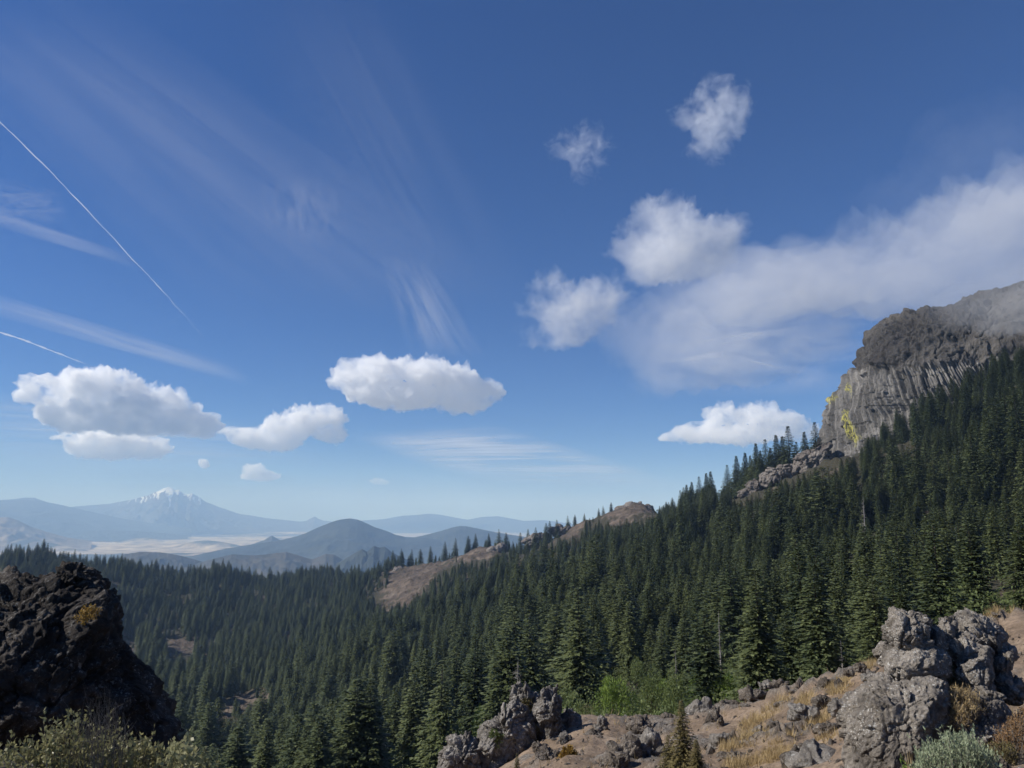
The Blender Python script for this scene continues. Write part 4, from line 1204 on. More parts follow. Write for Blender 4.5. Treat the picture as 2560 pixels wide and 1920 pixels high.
# ------------------------------------------------------------------ shrubs, snags and grasses
def leaf_ball(seed, n=1900, leaf=0.05, squash=0.75, lumps=9):
    g = np.random.default_rng(seed)
    c = g.normal(0, 1, (lumps, 3)); c /= np.linalg.norm(c, axis=1, keepdims=True); c *= g.uniform(0.25, 0.62, (lumps, 1)); c[:, 2] = np.abs(c[:, 2]) * 0.9
    rad = g.uniform(0.25, 0.45, lumps)
    k = g.integers(0, lumps, n)
    d = g.normal(0, 1, (n, 3)); d /= np.linalg.norm(d, axis=1, keepdims=True)
    p = c[k] + d * rad[k, None] * g.uniform(0.6, 1.05, (n, 1))
    p[:, 2] = p[:, 2] * squash + 0.45
    V, Fc = leaf_quads(p, d + g.normal(0, 0.5, (n, 3)), g.normal(0, 1, (n, 3)), leaf * g.uniform(0.7, 1.3, n), leaf * 0.32 * g.uniform(0.8, 1.2, n))
    st = [tube([(0, 0, -0.1), tuple(c[i] * 0.5 + (0, 0, 0.3)), tuple(c[i] + (0, 0, 0.45))], np.array([0.02, 0.014, 0.004]), 4) for i in range(lumps)]
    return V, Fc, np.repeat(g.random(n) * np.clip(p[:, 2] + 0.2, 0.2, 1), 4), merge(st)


BALLS = []
for i in range(4):
    V, Fc, tint, (sv, sf) = leaf_ball(300 + i, n=3400, leaf=0.055 if i % 2 else 0.045, squash=0.7 + 0.1 * i)
    BALLS.append((new_mesh('foliage', V, Fc, [M['shrub_green']], smooth=False, attrs={'tint': tint}), new_mesh('stems', sv, sf, [M['bark']])))


def make_shrub(k, loc, w, h, mat, label, cat='shrub', group=None, name='shrub', rz=0.0):
    e_ = bpy.data.objects.new(name, None); COL.objects.link(e_)
    e_.location = loc; e_.scale = (w / 2, w / 2, h / 1.2); e_.rotation_euler = (0, 0, rz)
    e_['label'] = label; e_['category'] = cat
    if group: e_['group'] = group
    f = link('foliage', BALLS[k][0], e_); link('stems', BALLS[k][1], e_)
    f.material_slots[0].link = 'OBJECT'; f.material_slots[0].material = M[mat]
    return e_


shr = [  # px, py (bottom), width px, height px, range, material, label
    (1055, 1930, 90, 110, 110, 'shrub_bright', 'bright green shrub at the bottom edge left of the pinnacled outcrop'),
    (1000, 1935, 85, 85, 120, 'shrub_bright', 'yellow-green shrub at the bottom edge, leftmost of the bright shrubs'),
    (1100, 1865, 75, 75, 125, 'shrub_bright', 'rounded green shrub up the slope from the bright bottom shrubs'),
    (925, 1925, 80, 75, 150, 'shrub_green', 'pale green broadleaf tree left of the yellow-green shrubs'),
    (995, 1835, 60, 60, 170, 'shrub_green', 'broad leafy tree under the tall firs left of the outcrop'),
    (1208, 1835, 60, 95, 100, 'shrub_bright', 'soft green tree just left of the highest pinnacle'),
    (1160, 1845, 50, 60, 120, 'shrub_green', 'dull green shrub behind the slab of the outcrop'),
    (1425, 1705, 70, 80, 135, 'shrub_green', 'hazy green bush high in the hollow between dark firs'),
    (1465, 1830, 45, 65, 70, 'shrub_olive', 'rounded olive bush right of the pinnacles'),
    (1540, 1800, 90, 120, 66, 'shrub_bright', 'big green bush in the middle of the hollow'),
    (1625, 1800, 85, 120, 66, 'shrub_green', 'tall green bush right of the middle of the hollow'),
    (1550, 1842, 60, 36, 45, 'shrub_green', 'low green bush at the back of the dirt saddle'),
    (1590, 1700, 60, 62, 120, 'shrub_green', 'green broadleaf tree above the big hollow bushes'),
    (1650, 1750, 60, 60, 95, 'shrub_bright', 'leafy bush behind the thin trunk at the centre right'),
    (1510, 1740, 50, 50, 100, 'shrub_bright', 'yellow-green bush in the back of the hollow'),
    (1695, 1790, 70, 95, 62, 'shrub_green', 'green bush at the left end of the brown slope'),
    (1755, 1770, 66, 95, 62, 'shrub_bright', 'green bush next to the brightest green tree'),
    (1817, 1758, 74, 92, 58, 'shrub_bright', 'brightest green little tree at the edge of the brown slope'),
    (1868, 1725, 50, 60, 75, 'shrub_green', 'green bush right of the brightest little tree'),
    (2370, 1560, 80, 85, 80, 'shrub_bright', 'lime-green bush above the heart-shaped boulder'),
    (2300, 1560, 50, 45, 100, 'shrub_green', 'green bush left of the lime-green bush'),
    (2480, 1545, 60, 70, 85, 'shrub_bright', 'green bush above the boulder pile near the right edge'),
    (2540, 1535, 60, 62, 80, 'shrub_bright', 'light green bush at the right edge above the straw'),
    (1345, 1790, 70, 60, 95, 'shrub_green', 'dark green bush behind the tallest pinnacle'),
    (1400, 1790, 60, 70, 90, 'shrub_green', 'dark green bush behind the right pinnacle'),
    (545, 1860, 60, 70, 330, 'shrub_olive', 'pale olive tree beside the small bare patch'),
]
for i, (px_, py_, w_, h_, r_, mt, lb) in enumerate(shr):
    b_ = P(px_, py_, np.array(float(r_)))
    gz = float(terr(b_[0], b_[1])[0])
    top = float(P(px_, py_ - h_, np.array(float(r_)))[2])
    hh = max(top - gz, h_ * r_ / F_PX * 0.8)
    make_shrub(i % 4, (b_[0], b_[1], gz), w_ * r_ / F_PX * 1.25, min(hh * 1.1, w_ * r_ / F_PX * 2.4), mt, lb, group='broadleaf shrubs and small trees below the firs', rz=i * 1.1)

# extra undergrowth in the hollow: a mass nobody could count
def undergrowth():
    parts, tints = [], []
    g = np.random.default_rng(77)
    k = 0
    while k < 270:
        r_ = g.uniform(48, 140); px_ = g.uniform(1130, 1880) if g.random() < 0.75 else g.uniform(950, 2560)
        az_ = math.atan2((px_ - CX) / F_PX, 1.05)
        x_, y_ = math.sin(az_) * r_, math.cos(az_) * r_
        z_ = float(terr(x_, y_)[0])
        w_ = g.uniform(1.0, 3.0); n = 420
        d = g.normal(0, 1, (n, 3)); d /= np.linalg.norm(d, axis=1, keepdims=True); d[:, 2] = np.abs(d[:, 2])
        p = d * w_ * g.uniform(0.6, 1.0, (n, 1)) * (1, 1, g.uniform(0.7, 1.9)) * (1 + 0.3 * np.sin(d[:, :1] * 7 + k)) + (x_, y_, z_ - 0.1)
        V, Fc = leaf_quads(p, d + g.normal(0, 0.6, (n, 3)), g.normal(0, 1, (n, 3)), g.uniform(0.12, 0.28, n), g.uniform(0.04, 0.08, n))
        parts.append((V, Fc)); tints.append(np.repeat(np.clip(g.random() * 0.8 + g.normal(0, 0.2, n), 0, 1), 4)); k += 1
    V, Fc = merge(parts)
    me = new_mesh('undergrowth', V, Fc, [M['shrub_green']], smooth=False, attrs={'tint': np.concatenate(tints)})
    link('undergrowth', me, kind='stuff', label='low green undergrowth filling the hollow below the firs')


undergrowth()

# --- dead trees
def snag_mesh(seed, nb=70, h=1.0, br=0.10, top=True):
    g = np.random.default_rng(seed)
    bend = g.normal(0, 0.01, 2)
    tr = tube([(0, 0, -0.05), (bend[0], bend[1], 0.35), (bend[0] * 2, bend[1], 0.7), (bend[0] * 2.5, bend[1] * 2, 1.0)], np.array([0.017, 0.012, 0.007, 0.0015]), 6)
    bs = []
    for i in range(nb):
        t = 0.15 + 0.8 * g.random(); a_ = g.random() * 6.283
        L_ = br * (1.1 - t) * g.uniform(0.4, 1.4) + 0.015
        d = np.array([math.cos(a_), math.sin(a_), g.uniform(-0.35, 0.15)])
        p0 = np.array([bend[0] * 2 * t, bend[1] * t, t]); p1 = p0 + d * L_ * 0.6; p2 = p0 + d * L_ + np.array([0, 0, -0.25 * L_])
        bs.append(tube([p0, p1, p2], np.array([0.0028, 0.0018, 0.0006]), 3))
    return new_mesh('trunk', *tr, [M['deadwood']]), new_mesh('branches', *merge(bs), [M['deadwood']])


SN = [snag_mesh(5), snag_mesh(6, 110, br=0.16), snag_mesh(7, 40, br=0.08)]
snags = [(1500, 1439, 1575, 290, 0, 'tall bleached dead tree standing in the middle of the forest'), (2149, 1398, 1500, 175, 1, 'grey dead tree with drooping branches above the brown slope'),
         (2174, 1336, 1420, 215, 0, 'pale dead treetop above the grey dead tree'), (2400, 1318, 1420, 190, 2, 'dead white trunk among the large firs at the right'),
         (1933, 1619, 1702, 66, 1, 'small spiky dead fir at the edge of the brown slope'), (1914, 1642, 1704, 67, 2, 'thin dead stick just left of the small spiky dead fir'),
         (2106, 1600, 1668, 55, 0, 'short dead sapling left of the boulder pile'), (1799, 1525, 1600, 120, 2, 'bare pole of a dead tree left of the tall sunlit firs'),
         (1295, 1643, 1760, 80, 1, 'bare-branched dead tree right behind the highest pinnacle'), (1693, 1617, 1745, 90, 2, 'slender pale trunk among the green bushes'),
         (2162, 1240, 1330, 260, 0, 'dead tree with a bare crown high on the forested slope'), (1343, 1835, 1930, 60, 2, 'bare twiggy stem left of the outcrop')]
for px_, t_, b_, r_, k_, lb in snags[:11]:
    B_ = P(px_, b_, np.array(float(r_))); gz = float(terr(B_[0], B_[1])[0]); tz = float(P(px_, t_, np.array(float(r_)))[2])
    hh = max(tz - gz, (b_ - t_) * r_ / F_PX)
    e_ = bpy.data.objects.new('dead_tree', None); COL.objects.link(e_)
    e_.location = (B_[0], B_[1], tz - hh); e_.scale = (hh, hh, hh); e_.rotation_euler = (0, 0, px_ * 0.1)
    e_['label'] = lb; e_['category'] = 'dead tree'; e_['group'] = 'dead trees standing in and below the forest'
    link('trunk', SN[k_][0], e_); link('branches', SN[k_][1], e_)

# --- small conifers growing between the rocks
def sprig_conifer(name, px_, top, bot, r_, wid, mat, label, k=5):
    r_ = hit(px_, min(bot, 2000)) or r_
    B_ = P(px_, bot, np.array(float(r_))); tz = float(P(px_, top, np.array(float(r_)))[2])
    hh = tz - B_[2] + 0.02
    return make_tree(k, (B_[0], B_[1], B_[2] - 0.02), hh, px_ * 0.3, label, category='sapling', name=name, wid=wid, needles=M[mat])


sprig_conifer('sapling', 1712, 1752, 1960, 19, 1.25, 'juniper', 'brown-green conifer sapling growing at the bottom of the brown slope', 2)
sprig_conifer('sapling', 1675, 1838, 1965, 19, 1.6, 'juniper', 'lower bushy sapling at the left foot of the brown-green one', 5)
sprig_conifer('sapling', 1745, 1850, 1965, 18.5, 1.6, 'juniper', 'spreading sapling at the right foot of the brown-green one', 0)
sprig_conifer('sapling', 1293, 1884, 1990, 23, 1.0, 'juniper', 'tiny sapling at the bottom edge in front of the pinnacles', 2)

# --- near bushes
def stem_bush(name, label, px0, px1, base_py, tops, r0, r1, n, leaf_n, L, W, leaf_mat, seed, spread=0.35, stems=True, twig_only=False, cat='shrub', up=0.5, curl=0.25, zdrop=0.35, twig_r=0.0022, leaf_from=0.25):
    """many thin stems rooted on the slope, each carrying small leaves"""
    g = np.random.default_rng(seed)
    sp, lc, ld, lu, ll, lw, tt = [], [], [], [], [], [], []
    base = None
    for i in range(n):
        px_ = g.uniform(px0, px1); r_ = g.uniform(r0, r1)
        top = np.interp(px_, [t[0] for t in tops], [t[1] for t in tops]) + abs(g.normal(0, 14)) + (0 if g.random() < 0.3 else g.uniform(0, 40))
        T_ = P(px_, top, np.array(r_))
        B_ = P(px_ + g.normal(0, 12), base_py, np.array(r_)); 
        B_ = B_ + g.normal(0, 0.03, 3)
        if base is None: base = B_.copy()
        mid = (T_ + B_) / 2 + g.normal(0, 0.03, 3)
        pts = np.array([B_, B_ * 0.55 + mid * 0.45, mid, mid * 0.5 + T_ * 0.5 + g.normal(0, 0.015, 3), T_])
        sp.append(tube(pts, np.array([1.6, 1.3, 1.0, 0.7, 0.3]) * twig_r, 4))
        H_ = np.linalg.norm(T_ - B_)
        nsub = 0 if twig_only and g.random() < 0.3 else g.integers(2, 5)
        chains = [pts]
        for s_ in range(nsub):
            f = g.uniform(0.3, 0.85); p0 = B_ + (T_ - B_) * f
            dr = (T_ - B_) / H_ + g.normal(0, spread, 3); dr /= np.linalg.norm(dr)
            ln = H_ * g.uniform(0.12, 0.4)
            c_ = np.array([p0, p0 + dr * ln * 0.5 + g.normal(0, 0.008, 3), p0 + dr * ln])
            sp.append(tube(c_, np.array([0.8, 0.5, 0.2]) * twig_r, 3)); chains.append(c_)
        if not twig_only:
            for c_ in chains:
                m = max(3, int(leaf_n * (1 if c_ is pts else 0.5)))
                f = g.uniform(leaf_from if c_ is pts else 0.05, 1.02, m) * (len(c_) - 1)
                j = np.clip(f.astype(int), 0, len(c_) - 2); u = (f - j)[:, None]
                p = c_[j] * (1 - u) + c_[j + 1] * u
                d = g.normal(0, 1, (m, 3)); d[:, 2] += up * 2
                d /= np.linalg.norm(d, axis=1, keepdims=True)
                lc.append(p); ld.append(d); lu.append(g.normal(0, 1, (m, 3))); ll.append(L * g.uniform(0.6, 1.25, m)); lw.append(W * g.uniform(0.7, 1.2, m))
                tt.append(np.clip(g.normal(0.5, 0.28, m), 0, 1))
    e_ = bpy.data.objects.new(name, None); COL.objects.link(e_); e_.location = tuple(base)
    e_['label'] = label; e_['category'] = cat
    off = base
    V, Fc = merge(sp); link('stems', new_mesh('stems', V - off, Fc, [M['twig']]), e_)
    if lc:
        V, Fc = leaf_quads(np.concatenate(lc), np.concatenate(ld), np.concatenate(lu), np.concatenate(ll), np.concatenate(lw))
        link('foliage', new_mesh('foliage', V - off, Fc, [M[leaf_mat]], smooth=False, attrs={'tint': np.repeat(np.concatenate(tt), 4)}), e_)
    return e_


stem_bush('leafy_shrub', 'olive leafy shrub at the far left of the bottom edge', -60, 90, 2100, [(-60, 1868), (0, 1868), (40, 1848), (70, 1850), (90, 1870)], 4.2, 5.0, 50, 18, 0.025, 0.008, 'shrub_olive', 1)
stem_bush('leafy_shrub', 'taller olive leafy shrub with a pointed sprig, second from the left', 90, 215, 2100, [(90, 1862), (120, 1830), (150, 1795), (178, 1768), (192, 1790), (215, 1840)], 4.3, 5.0, 54, 20, 0.025, 0.008, 'shrub_olive', 2)
stem_bush('leafy_shrub', 'broad olive leafy shrub in the middle of the lower left thicket', 205, 345, 2100, [(205, 1850), (240, 1822), (280, 1815), (320, 1830), (345, 1845)], 4.3, 5.0, 56, 18, 0.025, 0.008, 'shrub_olive', 3)
stem_bush('leafy_shrub', 'thin twiggy leafy shrub below the right foot of the shaded crag', 335, 430, 2100, [(335, 1850), (370, 1848), (400, 1862), (430, 1870)], 4.4, 5.0, 50, 18, 0.026, 0.008, 'shrub_olive', 4)
stem_bush('leafy_shrub', 'sunlit pale-leaved shrub at the right end of the lower left thicket', 415, 510, 2100, [(415, 1870), (435, 1842), (460, 1850), (480, 1868), (510, 1900)], 4.0, 4.6, 46, 26, 0.03, 0.009, 'shrub_pale', 5)
stem_bush('leafy_shrub', 'low pale sprig trailing off to the right of the lower left thicket', 500, 565, 2080, [(500, 1900), (530, 1905), (550, 1892), (565, 1905)], 4.1, 4.6, 16, 22, 0.03, 0.008, 'shrub_olive', 6)
stem_bush('bare_twigs', 'bare grey twigs sticking up in front of the shaded crag', 190, 320, 2060, [(190, 1780), (210, 1735), (235, 1745), (262, 1712), (290, 1730), (320, 1770)], 4.2, 4.8, 64, 0, 0.02, 0.005, 'shrub_olive', 7, spread=0.5, twig_only=True, cat='twigs', twig_r=0.0016)
stem_bush('silver_bush', 'silver-green brush in the bottom right corner in front of the largest boulder', 2290, 2500, 2080, [(2290, 1905), (2310, 1868), (2350, 1862), (2372, 1832), (2420, 1838), (2450, 1860), (2480, 1890), (2500, 1915)], 5.2, 6.0, 330, 44, 0.024, 0.0035, 'shrub_grey', 8, up=1.2, spread=0.25, leaf_from=0.4)
stem_bush('silver_bush', 'small low sprig left of the silver-green brush', 2255, 2290, 2040, [(2255, 1912), (2275, 1908), (2290, 1915)], 5.4, 5.8, 14, 24, 0.022, 0.004, 'shrub_bright', 9, up=1.0)
stem_bush('rusty_brush', 'rusty dry brush at the right edge below the boulder pile', 2490, 2600, 1900, [(2490, 1835), (2520, 1790), (2560, 1770), (2600, 1770)], 7.2, 8.2, 110, 24, 0.024, 0.004, 'shrub_rust', 10, up=0.8)
stem_bush('rusty_brush', 'yellowish brush between the right-hand boulders and the rusty one', 2455, 2540, 1915, [(2455, 1880), (2490, 1850), (2520, 1845), (2540, 1860)], 6.8, 7.4, 60, 24, 0.022, 0.004, 'juniper', 11, up=0.8)
stem_bush('orange_bush', 'small orange-yellow bush in front of the pinnacled outcrop', 1402, 1440, 1902, [(1402, 1880), (1412, 1866), (1425, 1862), (1440, 1878)], hit(1420, 1898) or 20, (hit(1420, 1898) or 20) + 0.3, 60, 30, 0.06, 0.014, 'shrub_orange', 12, twig_r=0.004)
stem_bush('yellow_tuft', 'small yellow-flowered tuft growing high on the shaded crag', 203, 240, 1530, [(203, 1513), (220, 1507), (240, 1520)], 7.65, 7.9, 24, 20, 0.018, 0.006, 'shrub_orange', 13, cat='tuft')
stem_bush('green_tuft', 'olive tuft on the shoulder of the highest pinnacle', 1305, 1325, 1760, [(1305, 1745), (1325, 1742)], 26.4, 26.8, 36, 20, 0.07, 0.015, 'juniper', 14, cat='tuft', twig_r=0.004)
stem_bush('green_tuft', 'olive tuft in the cleft between the two tall pinnacles', 1318, 1342, 1838, [(1318, 1812), (1342, 1810)], 25.8, 26.2, 40, 20, 0.07, 0.015, 'juniper', 15, cat='tuft', twig_r=0.004)
stem_bush('green_tuft', 'green tuft on the left slab of the outcrop', 1230, 1246, 1838, [(1230, 1822), (1246, 1818)], 25.2, 25.6, 30, 16, 0.07, 0.015, 'shrub_green', 16, cat='tuft', twig_r=0.004)
stem_bush('green_tuft', 'yellowish tuft at the right foot of the pinnacles', 1425, 1450, 1822, [(1425, 1810), (1450, 1808)], 26.5, 27.0, 36, 16, 0.07, 0.015, 'juniper', 17, cat='tuft', twig_r=0.004)
stem_bush('green_tuft', 'reddish-green brush at the back of the dirt saddle', 1505, 1560, 1840, [(1505, 1826), (1530, 1818), (1560, 1826)], 30.5, 31.5, 70, 18, 0.09, 0.02, 'juniper', 18, cat='tuft', twig_r=0.005)
stem_bush('dry_grass_tuft', 'long dry grass hanging in the gap right of the largest boulder', 2372, 2440, 1790, [(2372, 1730), (2395, 1708), (2420, 1712), (2440, 1725)], 8.0, 8.3, 150, 8, 0.05, 0.003, 'drygrass', 19, cat='grass tuft', spread=0.6, leaf_from=0.0)
stem_bush('dry_grass_tuft', 'dry grass tuft with green stalks on top of the middle boulders', 2366, 2400, 1715, [(2366, 1680), (2380, 1662), (2400, 1690)], 8.5, 8.7, 50, 12, 0.04, 0.003, 'juniper', 20, cat='grass tuft')
stem_bush('dry_grass_tuft', 'lower dry grass tuft in the shadowed gap of the boulder pile', 2380, 2420, 1820, [(2380, 1770), (2400, 1755), (2420, 1765)], 7.9, 8.1, 70, 8, 0.05, 0.003, 'drygrass', 21, cat='grass tuft', spread=0.6, leaf_from=0.0)


def dry_grass():
    g = np.random.default_rng(9)
    n = 110000
    az = g.uniform(math.radians(2), math.radians(41), n); r = np.exp(g.uniform(math.log(6), math.log(36), n))
    x, y = np.sin(az) * r, np.cos(az) * r; z = terr(x, y)
    p = np.stack([x, y, z], -1); px, py = proj(p); q = p * (1, 1, 0)
    m = grass_mask(px + fbm(q / 1.2, 2, 3) * 20, py + fbm(q / 1.0, 2, 9) * 12)
    k = g.random(n) < np.clip(m, 0, 1) ** 1.5 * 0.85 + 0.005
    p, r = p[k][:15000], r[k][:15000]
    nb = 5; m_ = len(p)
    a_ = g.random((m_, nb)) * 6.283; ln = g.uniform(0.06, 0.2, (m_, nb)) * (0.7 + r[:, None] / 40); tilt = g.uniform(0.15, 0.9, (m_, nb))
    b0 = p[:, None] + np.stack([np.cos(a_) * 0.02, np.sin(a_) * 0.02, 0 * a_ - 0.01], -1)
    tip = b0 + np.stack([np.cos(a_) * tilt * ln, np.sin(a_) * tilt * ln, ln], -1)
    w = 0.0022 + 0.00022 * r[:, None]
    sd = np.stack([-np.sin(a_) * w, np.cos(a_) * w, 0 * a_], -1)
    V = np.stack([b0 - sd, b0 + sd, tip], 2).reshape(-1, 3)
    me = new_mesh('dry_grass', V, np.arange(len(V)).reshape(-1, 3), [M['drygrass']], smooth=False, attrs={'tint': np.repeat(g.random(m_ * nb), 3)})
    link('dry_grass', me, kind='stuff', label='straw-coloured dry grass in streaks on the brown slope')


dry_grass()

# ------------------------------------------------------------------ air, clouds, contrails
def mat_volume(name, dens, aniso=0.0, color=(1, 1, 1), noise_scale=None, lo=0.4, hi=0.6, falloff=None, detail=4, stretch=(1, 1, 1), rough=0.6, dist=0.0, absorb=(1, 1, 1)):
    t = NT(name)
    v = t.n('ShaderNodeVolumePrincipled', {'Color': (*color, 1), 'Density': dens, 'Anisotropy': aniso, 'Absorption Color': (*absorb, 1)})
    t.link(v.outputs[0], t.out.inputs['Volume'])
    if noise_scale:
        p = t.n('ShaderNodeTexCoord').outputs['Object']
        mp = t.n('ShaderNodeMapping', {'Vector': p, 'Scale': stretch}).outputs[0]
        nz = t.noise(mp, noise_scale, detail, rough, dist)
        if falloff:
            r_ = t.n('ShaderNodeVectorMath', {0: p}, operation='LENGTH').outputs['Value']
            fo = t.math('SUBTRACT', 1.0, t.math('POWER', r_, falloff))
            # erode from the rim inwards
            nz = t.math('ADD', nz, t.math('MULTIPLY', t.math('SUBTRACT', fo, 1.0), 0.45))
        m = t.n('ShaderNodeMapRange', {0: nz, 1: lo, 2: hi, 3: 0.0, 4: 1.0}, clamp=True).outputs[0]
        t.link(t.math('MULTIPLY', m, dens), v.inputs['Density'])
    return t.m


def cloud(label, lobes, r, dens, nt=176, seed=0, group=None, depth=0.8, nscale=5.0, lo=0.36, hi=0.62, fall=None, rough_amp=0.175, name='cumulus_cloud', aniso=0.25, kind=None, flat=None, detail=4, stretch=(1, 1, 1), cat='cloud', color=(1, 1, 1), dist=0.0):
    """lobes: (px, py, rx, ry) puffs; the body is their union, given depth"""
    L_ = np.array(lobes, float)
    if fall: L_[:, 2:] *= 1.3
    area = L_[:, 2] * L_[:, 3]
    cx, cy = (L_[:, 0] * area).sum() / area.sum(), (L_[:, 1] * area).sum() / area.sum()
    C = P(cx, cy, np.array(float(r)))
    dist_ = np.linalg.norm(C); k = dist_ / math.hypot(F_PX, math.hypot(cx - CX, cy - CY))
    fw = C / dist_; rt = np.cross(fw, (0, 0, 1)); rt /= np.linalg.norm(rt); up = np.cross(rt, fw)
    u = np.linspace(0, 2 * math.pi, nt, endpoint=False); v = np.linspace(0, math.pi, nt // 2)
    U, Vv = np.meshgrid(u, v, indexing='ij')
    D = np.stack([np.cos(U) * np.sin(Vv), np.cos(Vv), np.sin(U) * np.sin(Vv)], -1)   # lateral, up, depth
    R = np.full(U.shape, 0.0)
    for lx, ly, rx, ry in L_:
        o = np.array([lx - cx, -(ly - cy), 0.0]); s_ = np.array([rx, ry, (rx + ry) / 2 * depth])
        d_ = D / s_; o_ = o / s_
        A_ = (d_ ** 2).sum(-1); B_ = (d_ * o_).sum(-1); Cc = (o_ ** 2).sum() - 1
        disc = B_ * B_ - A_ * Cc
        t_ = np.where(disc > 0, (B_ + np.sqrt(np.maximum(disc, 0))) / A_, 0)
        R = np.maximum(R, t_)
    sz = math.sqrt(area.sum() / len(L_))
    # soften the star union a little, then add cauliflower puffs
    q = D * R[..., None] / (sz * 0.8) + seed * 3.3
    R = np.maximum(R, sz * 0.25)
    for _ in range(2): R = (R + np.roll(R, 1, 0) + np.roll(R, -1, 0)) / 3
    W0 = D * R[..., None]
    gu = np.roll(W0, -1, 0) - np.roll(W0, 1, 0); gv = np.gradient(W0, axis=1)
    Nn = np.cross(gu, gv); Nn /= np.linalg.norm(Nn, axis=-1, keepdims=True) + 1e-9
    Nn *= np.sign((Nn * D).sum(-1, keepdims=True))
    amp = (1.3 * billow(W0 / (sz * 0.55) + seed * 3.3, 5, seed, 0.6) + 0.5 * fbm(W0 / (sz * 1.4) + seed, 2, seed + 9)) * rough_amp * sz * 1.25
    amp *= np.where(W0[..., 1] < 0, 0.6, 1.0)
    W = (W0 + Nn * amp[..., None]) * k
    V = W[..., 0:1] * rt + W[..., 1:2] * up + W[..., 2:3] * fw
    V[:, 0] = V[:, 0].mean(0); V[:, -1] = V[:, -1].mean(0)
    S_ = max((L_[:, 0] + L_[:, 2]).max() - (L_[:, 0] - L_[:, 2]).min(), (L_[:, 1] + L_[:, 3]).max() - (L_[:, 1] - L_[:, 3]).min()) / 2 * k
    V = V.reshape(-1, 3) / S_
    me = new_mesh(name, V, outward(V, grid_faces(nt, len(v), True)), [mat_volume(name, dens / S_, aniso, color, nscale, lo, hi, fall, detail, stretch, dist=dist)])
    o = link(name, me, label=label)
    o.location = tuple(C); o.scale = (S_,) * 3
    if kind: o['kind'] = kind
    else: o['category'] = cat
    if group: o['group'] = group
    return o


GC = 'white cumulus clouds low in the sky'
cloud('largest white cumulus, at the left above the snowy mountain', [(150, 985, 70, 40), (235, 975, 90, 50), (285, 985, 90, 60), (330, 1015, 110, 65), (400, 1025, 100, 55), (470, 1050, 80, 38), (250, 1040, 130, 45), (120, 1000, 50, 22), (370, 1060, 150, 26)], 20000, 24, seed=1, group=GC)
cloud('smaller white cumulus lobe hanging under the largest one', [(230, 1112, 60, 36), (290, 1105, 80, 34), (350, 1115, 70, 32), (270, 1130, 80, 22), (200, 1100, 50, 16)], 21500, 16, seed=2, group=GC)
cloud('wide white cumulus in the middle of the picture', [(890, 940, 60, 36), (950, 940, 90, 48), (1050, 935, 100, 45), (1120, 950, 90, 45), (1200, 975, 70, 40), (1000, 985, 140, 40), (1150, 1005, 90, 26), (860, 955, 40, 30)], 19000, 20, seed=3, group=GC)
cloud('white cumulus with a ragged grey right-hand base, left of the middle one', [(760, 1050, 60, 42), (800, 1040, 65, 34), (720, 1070, 70, 36), (640, 1098, 60, 28), (690, 1105, 70, 26), (830, 1080, 40, 30), (590, 1085, 35, 14)], 22000, 16, seed=4, group=GC)
cloud('white cumulus behind the skyline firs beside the cliff', [(1810, 1050, 50, 42), (1885, 1045, 60, 42), (1940, 1065, 70, 36), (1990, 1080, 50, 30), (1740, 1080, 70, 28), (1850, 1085, 140, 26), (1680, 1090, 40, 14)], 17000, 18, seed=5, group=GC)
cloud('small two-lobed white cloud under the left-of-middle cumulus', [(635, 1175, 32, 16), (660, 1190, 42, 14), (625, 1190, 24, 12)], 27000, 7, seed=6, group=GC, nt=90)
cloud('tiny round white puff between the two left cumulus clouds', [(509, 1158, 14, 11), (512, 1164, 12, 8)], 27000, 4, seed=7, group=GC, nt=60)
cloud('tiny faint grey puff low over the valley', [(945, 1203, 22, 9), (960, 1206, 16, 7)], 27000, 1.6, seed=8, group=GC, nt=60)

GW = 'torn wisps of cloud high at the right'
cloud('torn white wisp highest in the sky, shaped like a comma', [(1800, 225, 55, 55), (1825, 270, 45, 70), (1760, 275, 80, 32), (1785, 340, 50, 65), (1760, 390, 65, 40), (1765, 195, 22, 16)], 5200, 2.6, seed=9, name='cloud_wisp', group=GW, fall=2.0, nscale=3.4, lo=0.33, hi=0.68, dist=0.5, rough_amp=0.16, aniso=0.3)
cloud('faint curling wisp left of the comma-shaped one', [(1480, 360, 65, 40), (1420, 365, 70, 30), (1470, 410, 40, 50), (1370, 362, 40, 22)], 5600, 1.3, seed=10, name='cloud_wisp', group=GW, fall=2.0, nscale=4.0, lo=0.38, hi=0.72, dist=0.8, rough_amp=0.2, aniso=0.3)

GM = 'mist streaming off the cliff top'
mist = dict(name='mist_bank', aniso=0.3, cat='mist')
cloud('bright puffy lump of mist at the left head of the bank', [(1660, 575, 85, 75), (1610, 640, 95, 55), (1720, 625, 110, 65), (1820, 620, 80, 50)], 1100, 3.4, seed=11, group=GM, fall=2.5, nscale=2.6, lo=0.27, hi=0.60, rough_amp=0.16, **mist)
cloud('ragged puff of mist lowest at the left', [(1385, 725, 60, 42), (1450, 765, 100, 50), (1350, 795, 60, 36), (1390, 832, 95, 32), (1530, 750, 85, 50)], 1150, 2.8, seed=12, group=GM, fall=2.0, nscale=3.2, lo=0.30, hi=0.62, rough_amp=0.22, **mist)
cloud('long soft band of mist reaching from the cliff top to the left', [(2640, 615, 400, 120), (2330, 640, 380, 100), (2030, 640, 340, 90), (1780, 640, 280, 80), (2450, 690, 360, 90)], 950, 4.6, seed=13, group=GM, fall=2.4, nscale=2.6, lo=0.24, hi=0.66, rough_amp=0.14, depth=0.5, stretch=(0.8, 0.8, 1.3), **mist)
